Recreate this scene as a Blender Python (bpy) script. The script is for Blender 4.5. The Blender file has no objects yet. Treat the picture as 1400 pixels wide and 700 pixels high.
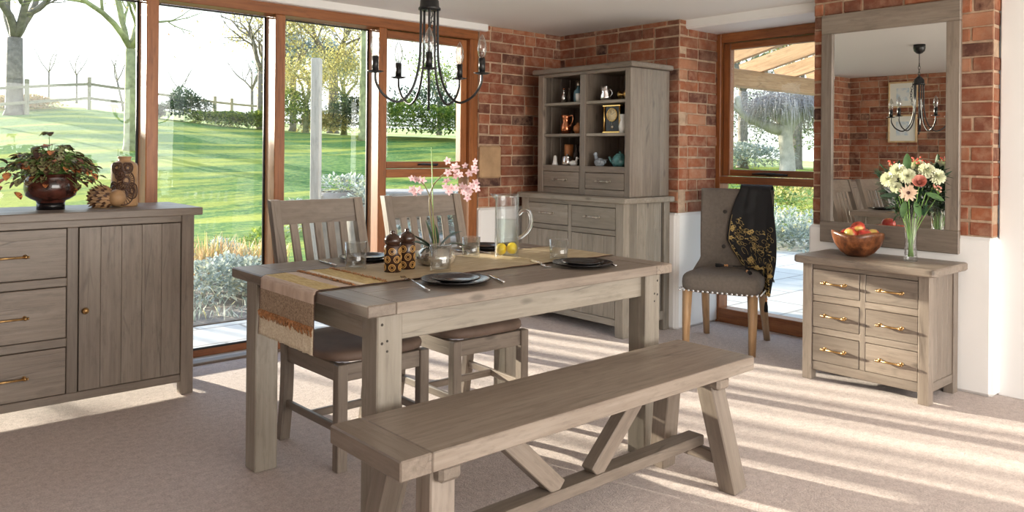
import bpy, bmesh, math, random
from mathutils import Vector, Matrix, Quaternion
random.seed(7)
PI = math.pi
sc = bpy.context.scene
COL = sc.collection
R = random.random
def U(a, b): return a + (b - a) * random.random()
def V(*a): return Vector(a)

# ------------------------------------------------------------------ materials
def new_mat(name):
    m = bpy.data.materials.new(name); m.use_nodes = True
    nt = m.node_tree; nt.nodes.clear()
    return m, nt
def nd(nt, t, **k):
    n = nt.nodes.new(t)
    for a, b in k.items():
        if a.startswith('i_'):
            n.inputs[a[2:].replace('_', ' ')].default_value = b
        else: setattr(n, a, b)
    return n
def lk(nt, a, b): nt.links.new(a, b)
def ramp(nt, fac, stops, interp='LINEAR'):
    r = nt.nodes.new('ShaderNodeValToRGB'); cr = r.color_ramp; cr.interpolation = interp
    while len(cr.elements) > 1: cr.elements.remove(cr.elements[-1])
    cr.elements[0].position = stops[0][0]; cr.elements[0].color = (*stops[0][1], 1)
    for p, c in stops[1:]:
        e = cr.elements.new(p); e.color = (*c, 1)
    lk(nt, fac, r.inputs[0]); return r.outputs[0]
def mixc(nt, fac, a, b, mode='MIX'):
    m = nt.nodes.new('ShaderNodeMix'); m.data_type = 'RGBA'; m.blend_type = mode
    for s, v in ((0, fac), (6, a), (7, b)):
        if hasattr(v, 'is_linked') or hasattr(v, 'links'): lk(nt, v, m.inputs[s])
        elif s == 0: m.inputs[0].default_value = v
        else: m.inputs[s].default_value = (*v, 1)
    return m.outputs[2]
def noise(nt, vec, scale, detail=3, rough=.55, w=None):
    n = nt.nodes.new('ShaderNodeTexNoise')
    n.inputs['Scale'].default_value = scale; n.inputs['Detail'].default_value = detail
    n.inputs['Roughness'].default_value = rough
    if vec is not None: lk(nt, vec, n.inputs['Vector'])
    return n.outputs['Fac']
def coords(nt, kind='Object'):
    return nt.nodes.new('ShaderNodeTexCoord').outputs[kind]
def gco(nt):
    a = nt.nodes.new('ShaderNodeAttribute'); a.attribute_name = 'gco'; return a.outputs['Vector']
def tint(nt):
    a = nt.nodes.new('ShaderNodeAttribute'); a.attribute_name = 'tint'
    return a
def mapping(nt, vec, scale):
    m = nt.nodes.new('ShaderNodeMapping'); m.inputs['Scale'].default_value = scale
    lk(nt, vec, m.inputs['Vector']); return m.outputs[0]
def finish(nt, col, rough=.6, bump=None, bstr=.3, bdist=.002, metal=0, spec=.5, **k):
    b = nt.nodes.new('ShaderNodeBsdfPrincipled'); o = nt.nodes.new('ShaderNodeOutputMaterial')
    if hasattr(col, 'links'): lk(nt, col, b.inputs['Base Color'])
    else: b.inputs['Base Color'].default_value = (*col, 1)
    if hasattr(rough, 'links'): lk(nt, rough, b.inputs['Roughness'])
    else: b.inputs['Roughness'].default_value = rough
    b.inputs['Metallic'].default_value = metal
    b.inputs['Specular IOR Level'].default_value = spec
    for a, v in k.items(): b.inputs[a].default_value = v
    if bump is not None:
        bn = nt.nodes.new('ShaderNodeBump'); bn.inputs['Strength'].default_value = bstr
        bn.inputs['Distance'].default_value = bdist
        lk(nt, bump, bn.inputs['Height']); lk(nt, bn.outputs[0], b.inputs['Normal'])
    lk(nt, b.outputs[0], o.inputs[0]); return b
def math_(nt, op, a, b=None):
    m = nt.nodes.new('ShaderNodeMath'); m.operation = op
    for i, v in enumerate((a, b)):
        if v is None: continue
        if hasattr(v, 'links'): lk(nt, v, m.inputs[i])
        else: m.inputs[i].default_value = v
    return m.outputs[0]

def wood_mat(name, dark, mid, light, rough=.55, knots=True, contrast=1.0, worn=None):
    m, nt = new_mat(name)
    g = gco(nt)
    n1 = noise(nt, mapping(nt, g, (2.2, 38, 38)), 1.6, 5, .6)
    n2 = noise(nt, mapping(nt, g, (1.0, 7, 7)), 1.3, 3, .5)
    n3 = noise(nt, mapping(nt, g, (6, 160, 160)), 1.0, 2, .5)
    s = math_(nt, 'ADD', math_(nt, 'MULTIPLY', n1, .55), math_(nt, 'MULTIPLY', n2, .45))
    col = ramp(nt, s, [(.30, dark), (.5, mid), (.70, light)])
    col = mixc(nt, math_(nt, 'MULTIPLY', math_(nt, 'SUBTRACT', .55, n3), .6), col, dark)
    t = tint(nt)
    br = math_(nt, 'ADD', math_(nt, 'MULTIPLY', t.outputs['Fac'], .34 * contrast), 1 - .17 * contrast)
    hs = nt.nodes.new('ShaderNodeHueSaturation'); lk(nt, col, hs.inputs['Color']); lk(nt, br, hs.inputs['Value'])
    col = hs.outputs[0]
    if knots:
        vo = nt.nodes.new('ShaderNodeTexVoronoi'); vo.inputs['Scale'].default_value = 1.0
        lk(nt, mapping(nt, g, (3.1, 8.5, 8.5)), vo.inputs['Vector'])
        k = ramp(nt, vo.outputs['Distance'], [(.05, (1, 1, 1)), (.12, (0, 0, 0))])
        kd = tuple(c * .42 for c in dark)
        col = mixc(nt, math_(nt, 'MULTIPLY', k, .62), col, kd)
    vc = nt.nodes.new('ShaderNodeTexVoronoi'); vc.feature = 'DISTANCE_TO_EDGE'; vc.inputs['Scale'].default_value = 1.0
    lk(nt, mapping(nt, g, (1.7, 24, 24)), vc.inputs['Vector'])
    ck = math_(nt, 'MULTIPLY', ramp(nt, vc.outputs['Distance'], [(.0, (1, 1, 1)), (.035, (0, 0, 0))]), math_(nt, 'MULTIPLY', ramp(nt, noise(nt, mapping(nt, g, (1.2, 5, 5)), 2.2, 2), [(.52, (0, 0, 0)), (.66, (1, 1, 1))]), .55 if knots else .15))
    col = mixc(nt, ck, col, tuple(c * .35 for c in dark))
    sm = noise(nt, mapping(nt, g, (3, 12, 12)), 3.5, 5, .65)
    col = mixc(nt, ramp(nt, sm, [(.52, (0, 0, 0)), (.74, (.55, .55, .55))]), col, tuple(c * .72 for c in dark))
    hgt = math_(nt, 'SUBTRACT', math_(nt, 'ADD', math_(nt, 'MULTIPLY', n1, .8), math_(nt, 'MULTIPLY', n3, .5)), ck)
    finish(nt, col, rough, hgt, .5, .0014, spec=.5)
    return m
M = {}
M['greywood'] = wood_mat('weathered_grey_wood', (.160, .122, .095), (.225, .181, .145), (.285, .238, .196), .42)
M['greywood_pale'] = wood_mat('pale_grey_wood', (.200, .170, .135), (.275, .240, .195), (.345, .307, .258), .45)
M['oak'] = wood_mat('golden_oak', (.15, .05, .017), (.31, .108, .034), (.42, .165, .055), .4, knots=False, contrast=.6)
M['rafter'] = wood_mat('pine_rafter', (.26, .135, .06), (.42, .24, .115), (.55, .35, .19), .6)
M['legwood'] = wood_mat('limed_oak', (.3, .17, .085), (.47, .29, .15), (.56, .38, .22), .45, knots=False)
M['fencewood'] = wood_mat('old_fence_wood', (.2, .17, .11), (.33, .29, .2), (.42, .38, .28), .8, knots=False)
M['postwood'] = wood_mat('silvered_post', (.28, .28, .26), (.40, .40, .37), (.50, .49, .45), .8, knots=False)

def simple(name, c, rough=.5, metal=0, bscale=None, bstr=.2, var=0, vscale=20, bdist=.002, **k):
    m, nt = new_mat(name); co = coords(nt)
    col = c
    if var:
        n = noise(nt, co, vscale, 4)
        col = ramp(nt, n, [(.3, tuple(max(0, x * (1 - var)) for x in c)), (.7, tuple(min(1, x * (1 + var)) for x in c))])
    bp = noise(nt, co, bscale, 3) if bscale else None
    finish(nt, col, rough, bp, bstr, bdist, metal, **k)
    return m
M['brass'] = simple('aged_brass', (.5, .31, .13), .32, 1, var=.35, vscale=60)
M['pewter'] = simple('dark_pewter', (.62, .58, .52), .28, 1, var=.3, vscale=60)
M['gap'] = simple('shadow_gap_back', (.05, .042, .035), .9)  # near-black stands in for shade inside the gaps between fronts
M['black_metal'] = simple('black_iron', (.009, .009, .010), .38)
M['white_paint'] = simple('white_paint', (.80, .79, .78), .6, bscale=9, bstr=.15, var=.02, vscale=3)
M['ceiling'] = simple('ceiling_plaster', (.78, .765, .74), .75, bscale=7, bstr=.12)
M['plaster'] = simple('white_plaster', (.84, .83, .82), .8, bscale=5, bstr=.5, bdist=.006)
M['steel'] = simple('polished_steel', (.75, .75, .76), .14, 1)
M['silver'] = simple('mirror_silver', (.86, .87, .86), .0, 1)
M['crackle'] = simple('silver_leaf_glass', (.6, .56, .5), .18, .8, bscale=26, bstr=.7, var=.5, vscale=14)
M['black_glaze'] = simple('black_glaze', (.009, .008, .009), .22, spec=.4)
M['brown_glaze'] = simple('tortoiseshell_glaze', (.06, .018, .012), .12, var=.9, vscale=22, spec=.6)
M['copper'] = simple('polished_copper', (.62, .25, .13), .22, 1, var=.2)
M['gold'] = simple('polished_gold', (.85, .58, .22), .25, 1)
M['white_ceramic'] = simple('white_ceramic', (.8, .8, .78), .2)
M['blue_glass'] = simple('blue_glaze', (.16, .30, .38), .12, var=.3)
M['teal_glaze'] = simple('teal_glaze', (.06, .17, .17), .15, var=.7, vscale=25)
M['grey_glaze'] = simple('grey_blue_glaze', (.30, .34, .38), .25, var=.5, vscale=30)
M['orange_clay'] = simple('orange_clay', (.5, .2, .07), .3, var=.3)
M['dark_bronze'] = simple('dark_bronze', (.05, .038, .03), .3, .6)
M['terracotta'] = simple('terracotta', (.35, .15, .08), .7, var=.2)
M['dial'] = simple('ivory_dial', (.78, .66, .42), .4)
M['leather'] = simple('brown_leather', (.150, .098, .072), .68, bscale=90, bstr=.2, var=.25, vscale=8)
M['linen'] = simple('taupe_linen', (.145, .122, .103), .9, bscale=420, bstr=.5, var=.12, vscale=60)
M['button'] = simple('dark_linen', (.045, .038, .033), .8)
M['black_cloth'] = simple('black_silk', (.008, .008, .01), .75, bscale=200, bstr=.25)
M['thread'] = simple('gold_thread', (.62, .45, .17), .45, .3)
M['tassel_band'] = simple('copper_thread', (.7, .36, .17), .4, .4)
M['napkin'] = simple('blue_white_napkin', (.62, .68, .74), .8, var=.3, vscale=60)
M['bone'] = simple('bone_handle', (.66, .55, .38), .4)
M['leaf'] = simple('green_leaf', (.07, .16, .045), .45, var=.4, vscale=18)
M['leafdark'] = simple('dark_leaf', (.025, .065, .03), .4, var=.4, vscale=18)
M['orchid'] = simple('pink_petal', (.86, .62, .64), .6, var=.12, vscale=80)
M['orchidc'] = simple('petal_throat', (.65, .12, .22), .5)
M['creampetal'] = simple('cream_green_petal', (.84, .86, .62), .6, var=.08, vscale=60)
M['peach'] = simple('peach_petal', (.90, .68, .50), .6)
M['rose'] = simple('salmon_rose', (.86, .38, .30), .6)
M['berry'] = simple('red_berry', (.62, .08, .05), .35)
M['darkeye'] = simple('dark_flower_eye', (.05, .012, .008), .8)
M['stem'] = simple('stem_green', (.2, .36, .09), .5)
M['brownstem'] = simple('brown_stem', (.2, .16, .07), .6)
M['lemon'] = simple('lemon_peel', (.95, .62, .02), .35, bscale=80, bstr=.15)
M['tan_ceramic'] = simple('tan_ceramic', (.40, .235, .115), .55, bscale=30, bstr=.3, var=.35, vscale=14)
M['dark_line'] = simple('burnt_umber_glaze', (.07, .028, .014), .4)
M['ochre_line'] = simple('ochre_glaze', (.60, .33, .09), .35)
M['mill'] = simple('dark_brown_glaze', (.04, .018, .011), .18)
M['stone'] = simple('garden_stone', (.30, .27, .24), .9, bscale=9, bstr=.6, var=.25, vscale=5, bdist=.02)
M['bark'] = simple('grey_bark', (.21, .185, .15), .9, bscale=9, bstr=.8, var=.3, vscale=6, bdist=.03)
M['bark_ivy'] = simple('mossy_bark', (.30, .31, .15), .9, bscale=6, bstr=.8, var=.45, vscale=4, bdist=.04)
M['bark_pale'] = simple('pale_bark', (.46, .42, .35), .9, bscale=9, bstr=.6, var=.3, vscale=6, bdist=.02)
M['soil'] = simple('flowerbed_soil', (.17, .145, .12), 1, bscale=14, bstr=1, var=.4, vscale=9, bdist=.03)

def leafmat(name, stops, rough=.6, trans=.3, patch=None):
    m, nt = new_mat(name); t = tint(nt)
    col = ramp(nt, t.outputs['Fac'], stops)
    if patch: col = mixc(nt, ramp(nt, noise(nt, coords(nt), 85, 2), [(.50, (0, 0, 0)), (.56, (1, 1, 1))]), col, patch)
    b = nt.nodes.new('ShaderNodeBsdfPrincipled'); lk(nt, col, b.inputs['Base Color']); b.inputs['Roughness'].default_value = rough
    tr = nt.nodes.new('ShaderNodeBsdfTranslucent'); lk(nt, col, tr.inputs[0])
    mx = nt.nodes.new('ShaderNodeMixShader'); mx.inputs[0].default_value = trans
    o = nt.nodes.new('ShaderNodeOutputMaterial')
    lk(nt, b.outputs[0], mx.inputs[1]); lk(nt, tr.outputs[0], mx.inputs[2]); lk(nt, mx.outputs[0], o.inputs[0])
    return m
M['begonia'] = leafmat('begonia_leaf', [(0, (.08, .03, .02)), (.2, (.24, .24, .09)), (.6, (.52, .54, .26)), (.78, (.30, .10, .05)), (.9, (.75, .22, .07)), (1, (.85, .33, .12))], patch=(.07, .035, .02))
M['shrub'] = leafmat('shrub_leaf', [(0, (.05, .10, .02)), (.5, (.16, .26, .04)), (1, (.45, .50, .10))])
M['shrubdark'] = leafmat('evergreen_leaf', [(0, (.035, .07, .045)), (.6, (.09, .14, .075)), (1, (.20, .26, .12))])
M['autumn'] = leafmat('autumn_leaf', [(0, (.34, .32, .12)), (.5, (.66, .56, .20)), (1, (.85, .78, .38))])
M['haze'] = leafmat('hazed_leaf', [(0, (.26, .32, .32)), (1, (.50, .56, .55))])  # distance haze put into the leaf colour
M['lavender'] = leafmat('silver_foliage', [(0, (.22, .27, .22)), (.5, (.42, .47, .42)), (.85, (.60, .64, .58)), (1, (.66, .60, .30))])
M['drygrass'] = leafmat('dry_grass', [(0, (.40, .30, .14)), (.5, (.62, .50, .26)), (.8, (.7, .36, .16)), (1, (.40, .46, .14))])
M['twig'] = leafmat('pale_twigs', [(0, (.34, .29, .27)), (1, (.62, .57, .56))], trans=.1)

# brick
m, nt = new_mat('red_brick'); t = tint(nt); co = coords(nt)
n = noise(nt, co, 16, 5, .65)
base = ramp(nt, t.outputs['Fac'], [(0, (.06, .032, .028)), (.18, (.13, .05, .035)), (.42, (.25, .080, .045)), (.8, (.37, .128, .062)), (1, (.46, .21, .12))])
col = mixc(nt, ramp(nt, n, [(.42, (0, 0, 0)), (.75, (.75, .75, .75))]), base, (.50, .30, .20))
col = mixc(nt, ramp(nt, noise(nt, co, 3.2, 5), [(.42, (0, 0, 0)), (.72, (.72, .72, .72))]), col, (.13, .058, .04))
finish(nt, col, .88, noise(nt, co, 60, 5, .7), .8, .005, spec=.2); M['brick'] = m
M['mortar'] = simple('lime_mortar', (.44, .31, .215), .95, bscale=55, bstr=.9, var=.25, vscale=20, bdist=.006)
M['sandstone'] = simple('sandstone_block', (.42, .27, .15), .9, bscale=25, bstr=.5, var=.2, vscale=9, bdist=.005)

# carpet
m, nt = new_mat('carpet_pile'); co = coords(nt)
f1 = noise(nt, co, 150, 3, .7); f2 = noise(nt, co, 36, 4, .65); f3 = noise(nt, co, 1.6, 2)
col = ramp(nt, math_(nt, 'ADD', math_(nt, 'MULTIPLY', f1, .6), math_(nt, 'MULTIPLY', f2, .4)), [(.36, (.40, .315, .285)), (.6, (.71, .60, .55))])
col = mixc(nt, math_(nt, 'MULTIPLY', f3, .25), col, (.56, .45, .41))
finish(nt, col, .95, math_(nt, 'ADD', f1, f2), .9, .008, spec=.1, **{'Sheen Weight': .25}); M['carpet'] = m

# lawn
m, nt = new_mat('lawn_grass'); co = coords(nt)
f1 = noise(nt, co, 7, 6, .78); f2 = noise(nt, mapping(nt, co, (.10, .55, .5)), 1.6, 5, .6)
col = ramp(nt, f1, [(.32, (.025, .085, .03)), (.5, (.10, .21, .05)), (.68, (.30, .37, .08))])
col = mixc(nt, ramp(nt, f2, [(.47, (0, 0, 0)), (.58, (.75, .75, .75))]), col, mixc(nt, f1, (.30, .33, .05), (.56, .52, .09)))  # yellow streaks: sunlit bands put into the grass colour
finish(nt, col, .95, f1, 1, .05, spec=.1); M['lawn'] = m
m, nt = new_mat('far_field'); co = coords(nt)
finish(nt, ramp(nt, noise(nt, mapping(nt, co, (1, 1, 1)), .25, 4), [(.3, (.30, .40, .10)), (.7, (.62, .62, .28))]), 1, spec=.1); M['field'] = m

# patio slabs
m, nt = new_mat('patio_slabs'); co = coords(nt)
b = nt.nodes.new('ShaderNodeTexBrick'); lk(nt, co, b.inputs['Vector'])
b.inputs['Scale'].default_value = 1; b.inputs['Brick Width'].default_value = .75; b.inputs['Row Height'].default_value = .45
b.inputs['Mortar Size'].default_value = .012; b.offset = .37
b.inputs['Color1'].default_value = (.50, .49, .47, 1); b.inputs['Color2'].default_value = (.62, .59, .53, 1); b.inputs['Mortar'].default_value = (.25, .22, .19, 1)
nn = noise(nt, co, 3, 4)
col = mixc(nt, math_(nt, 'MULTIPLY', nn, .5), b.outputs['Color'], (.40, .38, .36))
finish(nt, col, .6, nn, .4, .01); M['patio'] = m

# apple skin
m, nt = new_mat('apple_skin'); co = coords(nt)
n = noise(nt, co, 13, 3)
finish(nt, ramp(nt, n, [(.36, (.50, .03, .03)), (.50, (.62, .09, .05)), (.60, (.68, .48, .12))]), .3); M['apple'] = m
# burr bowl
m, nt = new_mat('burr_wood'); co = coords(nt)
n = noise(nt, co, 17, 6, .7)
finish(nt, ramp(nt, n, [(.38, (.035, .010, .005)), (.52, (.14, .045, .016)), (.68, (.30, .11, .04))]), .3, n, .5, .004); M['burr'] = m
# runner fabric
def cloth(name, a, b, s=(90, 8, 1)):
    m, nt = new_mat(name); co = coords(nt)
    n = noise(nt, mapping(nt, co, s), 3, 4, .6)
    n2 = noise(nt, co, 220, 2)
    finish(nt, ramp(nt, n, [(.35, a), (.65, b)]), .7, n2, .5, .001, spec=.3); return m
M['run_gold'] = cloth('gold_slub_silk', (.42, .27, .08), (.66, .52, .25))
M['run_taupe'] = cloth('taupe_crushed_silk', (.20, .135, .085), (.44, .33, .23), (8, 60, 60))
M['run_pink'] = cloth('rose_beige_silk', (.48, .36, .28), (.62, .50, .40))
M['run_cream'] = cloth('cream_slub', (.58, .48, .33), (.78, .70, .55), (8, 50, 50))
M['run_main'] = cloth('beige_slub', (.32, .24, .14), (.50, .40, .26), (4, 60, 60))
M['fringe'] = simple('rust_fringe', (.40, .19, .08), .8, var=.5, vscale=90)
# print
m, nt = new_mat('watercolour_print'); co = coords(nt)
n = noise(nt, co, 9, 4)
finish(nt, ramp(nt, n, [(.48, (.74, .76, .74)), (.60, (.42, .55, .66)), (.7, (.60, .62, .50))]), .5); M['print'] = m
M['mount'] = simple('cream_mount', (.78, .77, .70), .7)
M['picframe'] = simple('pale_gilt_frame', (.60, .42, .22), .4, var=.15)

# glass
def pane_mat(name, tintc=(.96, .98, .97), refl=.9, pw=4.0):
    m, nt = new_mat(name)
    lw = nt.nodes.new('ShaderNodeLayerWeight'); lw.inputs[0].default_value = .5
    fz = math_(nt, 'ADD', math_(nt, 'MULTIPLY', math_(nt, 'POWER', lw.outputs['Facing'], pw), .75), .045)
    tr = nt.nodes.new('ShaderNodeBsdfTransparent'); tr.inputs[0].default_value = (*tintc, 1)
    gl = nt.nodes.new('ShaderNodeBsdfGlossy'); gl.inputs['Roughness'].default_value = .0
    mx = nt.nodes.new('ShaderNodeMixShader'); o = nt.nodes.new('ShaderNodeOutputMaterial')
    lk(nt, math_(nt, 'MULTIPLY', fz, refl), mx.inputs[0]); lk(nt, tr.outputs[0], mx.inputs[1]); lk(nt, gl.outputs[0], mx.inputs[2])
    lk(nt, mx.outputs[0], o.inputs[0]); return m
M['pane'] = pane_mat('window_glass', refl=.4)
M['bulb'] = pane_mat('clear_bulb_glass', (.84, .84, .83), 1.5, 1.4)
def glass_mat(name, c=(1, 1, 1), ior=1.45, rough=0.0):
    m, nt = new_mat(name)
    g = nt.nodes.new('ShaderNodeBsdfGlass'); g.inputs['Color'].default_value = (*c, 1); g.inputs['IOR'].default_value = ior
    g.inputs['Roughness'].default_value = rough
    tr = nt.nodes.new('ShaderNodeBsdfTransparent'); tr.inputs[0].default_value = (*c, 1)
    mx = nt.nodes.new('ShaderNodeMixShader'); mx.inputs[0].default_value = .25
    o = nt.nodes.new('ShaderNodeOutputMaterial')
    lk(nt, g.outputs[0], mx.inputs[1]); lk(nt, tr.outputs[0], mx.inputs[2]); lk(nt, mx.outputs[0], o.inputs[0]); return m
M['glass'] = pane_mat('clear_glass', (.955, .965, .965), 1.25, 2.0)
M['solid_glass'] = glass_mat('solid_clear_glass', (.98, .99, .99), 1.4); M['water'] = pane_mat('water', (.93, .965, .95), .5)

# ------------------------------------------------------------------ mesh builder
def basis(d):
    d = d.normalized(); up = V(0, 0, 1) if abs(d.z) < .95 else V(1, 0, 0)
    a = d.cross(up).normalized(); b = a.cross(d).normalized(); return a, b
class MB:
    def __init__(s): s.v = []; s.f = []; s.g = []; s.t = []; s.m = []; s.sm = []
    def add(s, vs, fs, g=None, t=None, mi=0, smooth=False):
        o = len(s.v); off = V(U(-9, 9), U(-9, 9), U(-9, 9)); tt = R() if t is None else t
        for i, p in enumerate(vs):
            p = Vector(p); s.v.append(p); s.g.append((Vector(g[i]) if g else p) + off); s.t.append(tt)
        for f in fs: s.f.append([o + i for i in f]); s.m.append(mi); s.sm.append(smooth)
        return s
    def box(s, c, size, rot=None, b=.003, grain=None, t=None, mi=0):
        """chamfered box: centre, full size, rotation Matrix3"""
        hx, hy, hz = size[0] / 2, size[1] / 2, size[2] / 2; h = (hx, hy, hz)
        b = min(b, .45 * min(size)); c = Vector(c)
        ax = grain if grain is not None else max(range(3), key=lambda i: size[i])
        vs = []; gs = []; idx = {}
        for sx in (-1, 1):
            for sy in (-1, 1):
                for sz in (-1, 1):
                    for a in range(3):
                        p = [sx * hx, sy * hy, sz * hz]
                        for k in range(3):
                            if k != a: p[k] -= (sx, sy, sz)[k] * b
                        idx[(sx, sy, sz, a)] = len(vs); q = Vector(p)
                        gs.append((p[ax], p[(ax + 1) % 3], p[(ax + 2) % 3]))
                        vs.append(c + (rot @ q if rot else q))
        fs = []
        for a in range(3):
            o1, o2 = (a + 1) % 3, (a + 2) % 3
            for sgn in (-1, 1):
                q = []
                for s1, s2 in ((-1, -1), (1, -1), (1, 1), (-1, 1)):
                    k = [0, 0, 0]; k[a] = sgn; k[o1] = s1; k[o2] = s2; q.append(idx[(*k, a)])
                fs.append(q if sgn > 0 else q[::-1])
            for s1 in (-1, 1):
                for s2 in (-1, 1):
                    k0 = [0, 0, 0]; k1 = [0, 0, 0]; k0[a] = -1; k1[a] = 1
                    for k in (k0, k1): k[o1] = s1; k[o2] = s2
                    fs.append([idx[(*k0, o1)], idx[(*k1, o1)], idx[(*k1, o2)], idx[(*k0, o2)]])
        for sx in (-1, 1):
            for sy in (-1, 1):
                for sz in (-1, 1): fs.append([idx[(sx, sy, sz, a)] for a in range(3)])
        return s.add(vs, fs, gs, t, mi)
    def bx(s, x0, x1, y0, y1, z0, z1, **k):
        return s.box(((x0 + x1) / 2, (y0 + y1) / 2, (z0 + z1) / 2), (abs(x1 - x0), abs(y1 - y0), abs(z1 - z0)), **k)
    def beam(s, p, q, w, h, roll=0, b=.003, t=None, mi=0, side=None):
        """box from p to q; w along 'side', h along the other"""
        p, q = Vector(p), Vector(q); d = q - p; L = d.length; X = d.normalized()
        if side is None: side = V(0, 0, 1).cross(X) if abs(X.z) < .95 else V(1, 0, 0)
        Y = (Vector(side) - X * X.dot(Vector(side))).normalized(); Z = X.cross(Y)
        m = Matrix((X, Y, Z)).transposed()
        return s.box((p + q) / 2, (L, w, h), rot=m, b=b, grain=0, t=t, mi=mi)
    def tube(s, pts, rad, n=8, cap=True, t=None, mi=0, closed=False, squash=None):
        pts = [Vector(p) for p in pts]; N = len(pts)
        if not hasattr(rad, '__len__'): rad = [rad] * N
        vs = []; gs = []; pa = None; L = 0
        for i, p in enumerate(pts):
            if closed: d = pts[(i + 1) % N] - pts[i - 1]
            else: d = pts[min(i + 1, N - 1)] - pts[max(i - 1, 0)]
            if d.length < 1e-9: d = V(0, 0, 1)
            d.normalize()
            if pa is None: a, b = basis(d)
            else:
                a = pa - d * pa.dot(d)
                a = a.normalized() if a.length > 1e-6 else basis(d)[0]
                b = a.cross(d).normalized()
            pa = a
            if i: L += (p - pts[i - 1]).length
            for k in range(n):
                th = 2 * PI * k / n
                vs.append(p + (a * math.cos(th) + b * math.sin(th) * (squash or 1)) * rad[i]); gs.append((L, math.cos(th) * rad[i], math.sin(th) * rad[i]))
        fs = []
        for i in range(N if closed else N - 1):
            j = (i + 1) % N
            for k in range(n):
                fs.append([i * n + k, i * n + (k + 1) % n, j * n + (k + 1) % n, j * n + k])
        if cap and not closed:
            fs.append(list(range(n))[::-1]); fs.append([(N - 1) * n + k for k in range(n)])
        return s.add(vs, fs, gs, t, mi, True)
    def lathe(s, prof, c=(0, 0, 0), n=32, t=None, mi=0, axis=None, smooth=True, squash=1, closed=False):
        """profile [(r,z)...] about z through c (or about 'axis')"""
        c = Vector(c); rot = Vector((0, 0, 1)).rotation_difference(Vector(axis).normalized()).to_matrix() if axis is not None else None
        vs = []; gs = []
        for r, z in prof:
            for k in range(n):
                th = 2 * PI * k / n; p = V(r * math.cos(th), r * math.sin(th) * squash, z)
                vs.append(c + (rot @ p if rot else p)); gs.append((z, p.x, p.y))
        fs = []; N = len(prof)
        for i in range(N if closed else N - 1):
            j = (i + 1) % N
            for k in range(n):
                fs.append([i * n + k, i * n + (k + 1) % n, j * n + (k + 1) % n, j * n + k])
        if not closed:
            if prof[0][0] > 1e-5: fs.append(list(range(n))[::-1])
            if prof[-1][0] > 1e-5: fs.append([(N - 1) * n + k for k in range(n)])
        return s.add(vs, fs, gs, t, mi, smooth)
    def ball(s, c, r, rot=None, n=12, t=None, mi=0, jit=0):
        if not hasattr(r, '__len__'): r = (r, r, r)
        c = Vector(c); vs = []; rings = n // 2
        for i in range(rings + 1):
            ph = PI * i / rings
            for k in range(n):
                th = 2 * PI * k / n; q = V(math.sin(ph) * math.cos(th) * r[0], math.sin(ph) * math.sin(th) * r[1], math.cos(ph) * r[2])
                if jit: q *= 1 + U(-jit, jit)
                vs.append(c + (rot @ q if rot else q))
        fs = [[i * n + k, (i + 1) * n + k, (i + 1) * n + (k + 1) % n, i * n + (k + 1) % n] for i in range(rings) for k in range(n)]
        return s.add(vs, fs, None, t, mi, True)
    def grid(s, fn, nu, nv, t=None, mi=0, smooth=True, mfn=None):
        vs = [fn(i / nu, j / nv) for i in range(nu + 1) for j in range(nv + 1)]
        o = len(s.v)
        fs = [[i * (nv + 1) + j, (i + 1) * (nv + 1) + j, (i + 1) * (nv + 1) + j + 1, i * (nv + 1) + j + 1] for i in range(nu) for j in range(nv)]
        s.add(vs, fs, None, t, mi, smooth)
        if mfn:
            k = len(s.m) - nu * nv
            for i in range(nu):
                for j in range(nv): s.m[k + i * nv + j] = mfn((i + .5) / nu, (j + .5) / nv)
        return s
    def leaf(s, base, d, length, width, droop=.3, t=None, mi=0, up=None, fold=.15, n=4):
        """curved pointed blade"""
        d = Vector(d).normalized(); up = Vector(up) if up else V(0, 0, 1)
        side = d.cross(up)
        side = side.normalized() if side.length > 1e-3 else V(1, 0, 0)
        nrm = side.cross(d).normalized(); vs = []; base = Vector(base)
        for i in range(n + 1):
            u = i / n; w = width * .5 * math.sin(PI * (u * .93 + .035)) ** .8
            c = base + d * (length * u) - V(0, 0, 1) * (droop * length * u * u)
            vs += [c - side * w + nrm * w * fold * 2, c, c + side * w + nrm * w * fold * 2]
        fs = []
        for i in range(n):
            o = i * 3; fs += [[o, o + 1, o + 4, o + 3], [o + 1, o + 2, o + 5, o + 4]]
        return s.add(vs, fs, None, t, mi, True)
    def build(s, name, mat, parent=None, weld=False):
        me = bpy.data.meshes.new(name)
        me.from_pydata([tuple(v) for v in s.v], [], s.f); me.update()
        mats = mat if isinstance(mat, (list, tuple)) else [mat]
        for mm in mats: me.materials.append(M[mm] if isinstance(mm, str) else mm)
        me.polygons.foreach_set('material_index', s.m); me.polygons.foreach_set('use_smooth', s.sm)
        a = me.attributes.new('gco', 'FLOAT_VECTOR', 'POINT'); a.data.foreach_set('vector', [c for g in s.g for c in g])
        a = me.attributes.new('tint', 'FLOAT', 'POINT'); a.data.foreach_set('value', s.t)
        if len(s.v) < 60000:
            bm = bmesh.new(); bm.from_mesh(me); bmesh.ops.recalc_face_normals(bm, faces=bm.faces); bm.to_mesh(me); bm.free()
        o = bpy.data.objects.new(name, me); COL.objects.link(o)
        if parent is not None: o.parent = parent
        return o
def tag(o, label, cat, group=None, kind=None):
    if label: o['label'] = label
    if cat: o['category'] = cat
    if group: o['group'] = group
    if kind: o['kind'] = kind
    return o
def thing(name, label, cat, loc=(0, 0, 0), rz=0, group=None):
    o = bpy.data.objects.new(name, None); COL.objects.link(o); o.empty_display_size = .1
    o.location = loc; o.rotation_euler = (0, 0, rz); return tag(o, label, cat, group)
def struct(name, mb, mat, parent=None):
    o = mb.build(name, mat, parent); o['kind'] = 'structure'; return o
def put(o, loc, rot=(0, 0, 0), s=1):
    o.location = loc; o.rotation_euler = rot; o.scale = (s, s, s); return o
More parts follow.
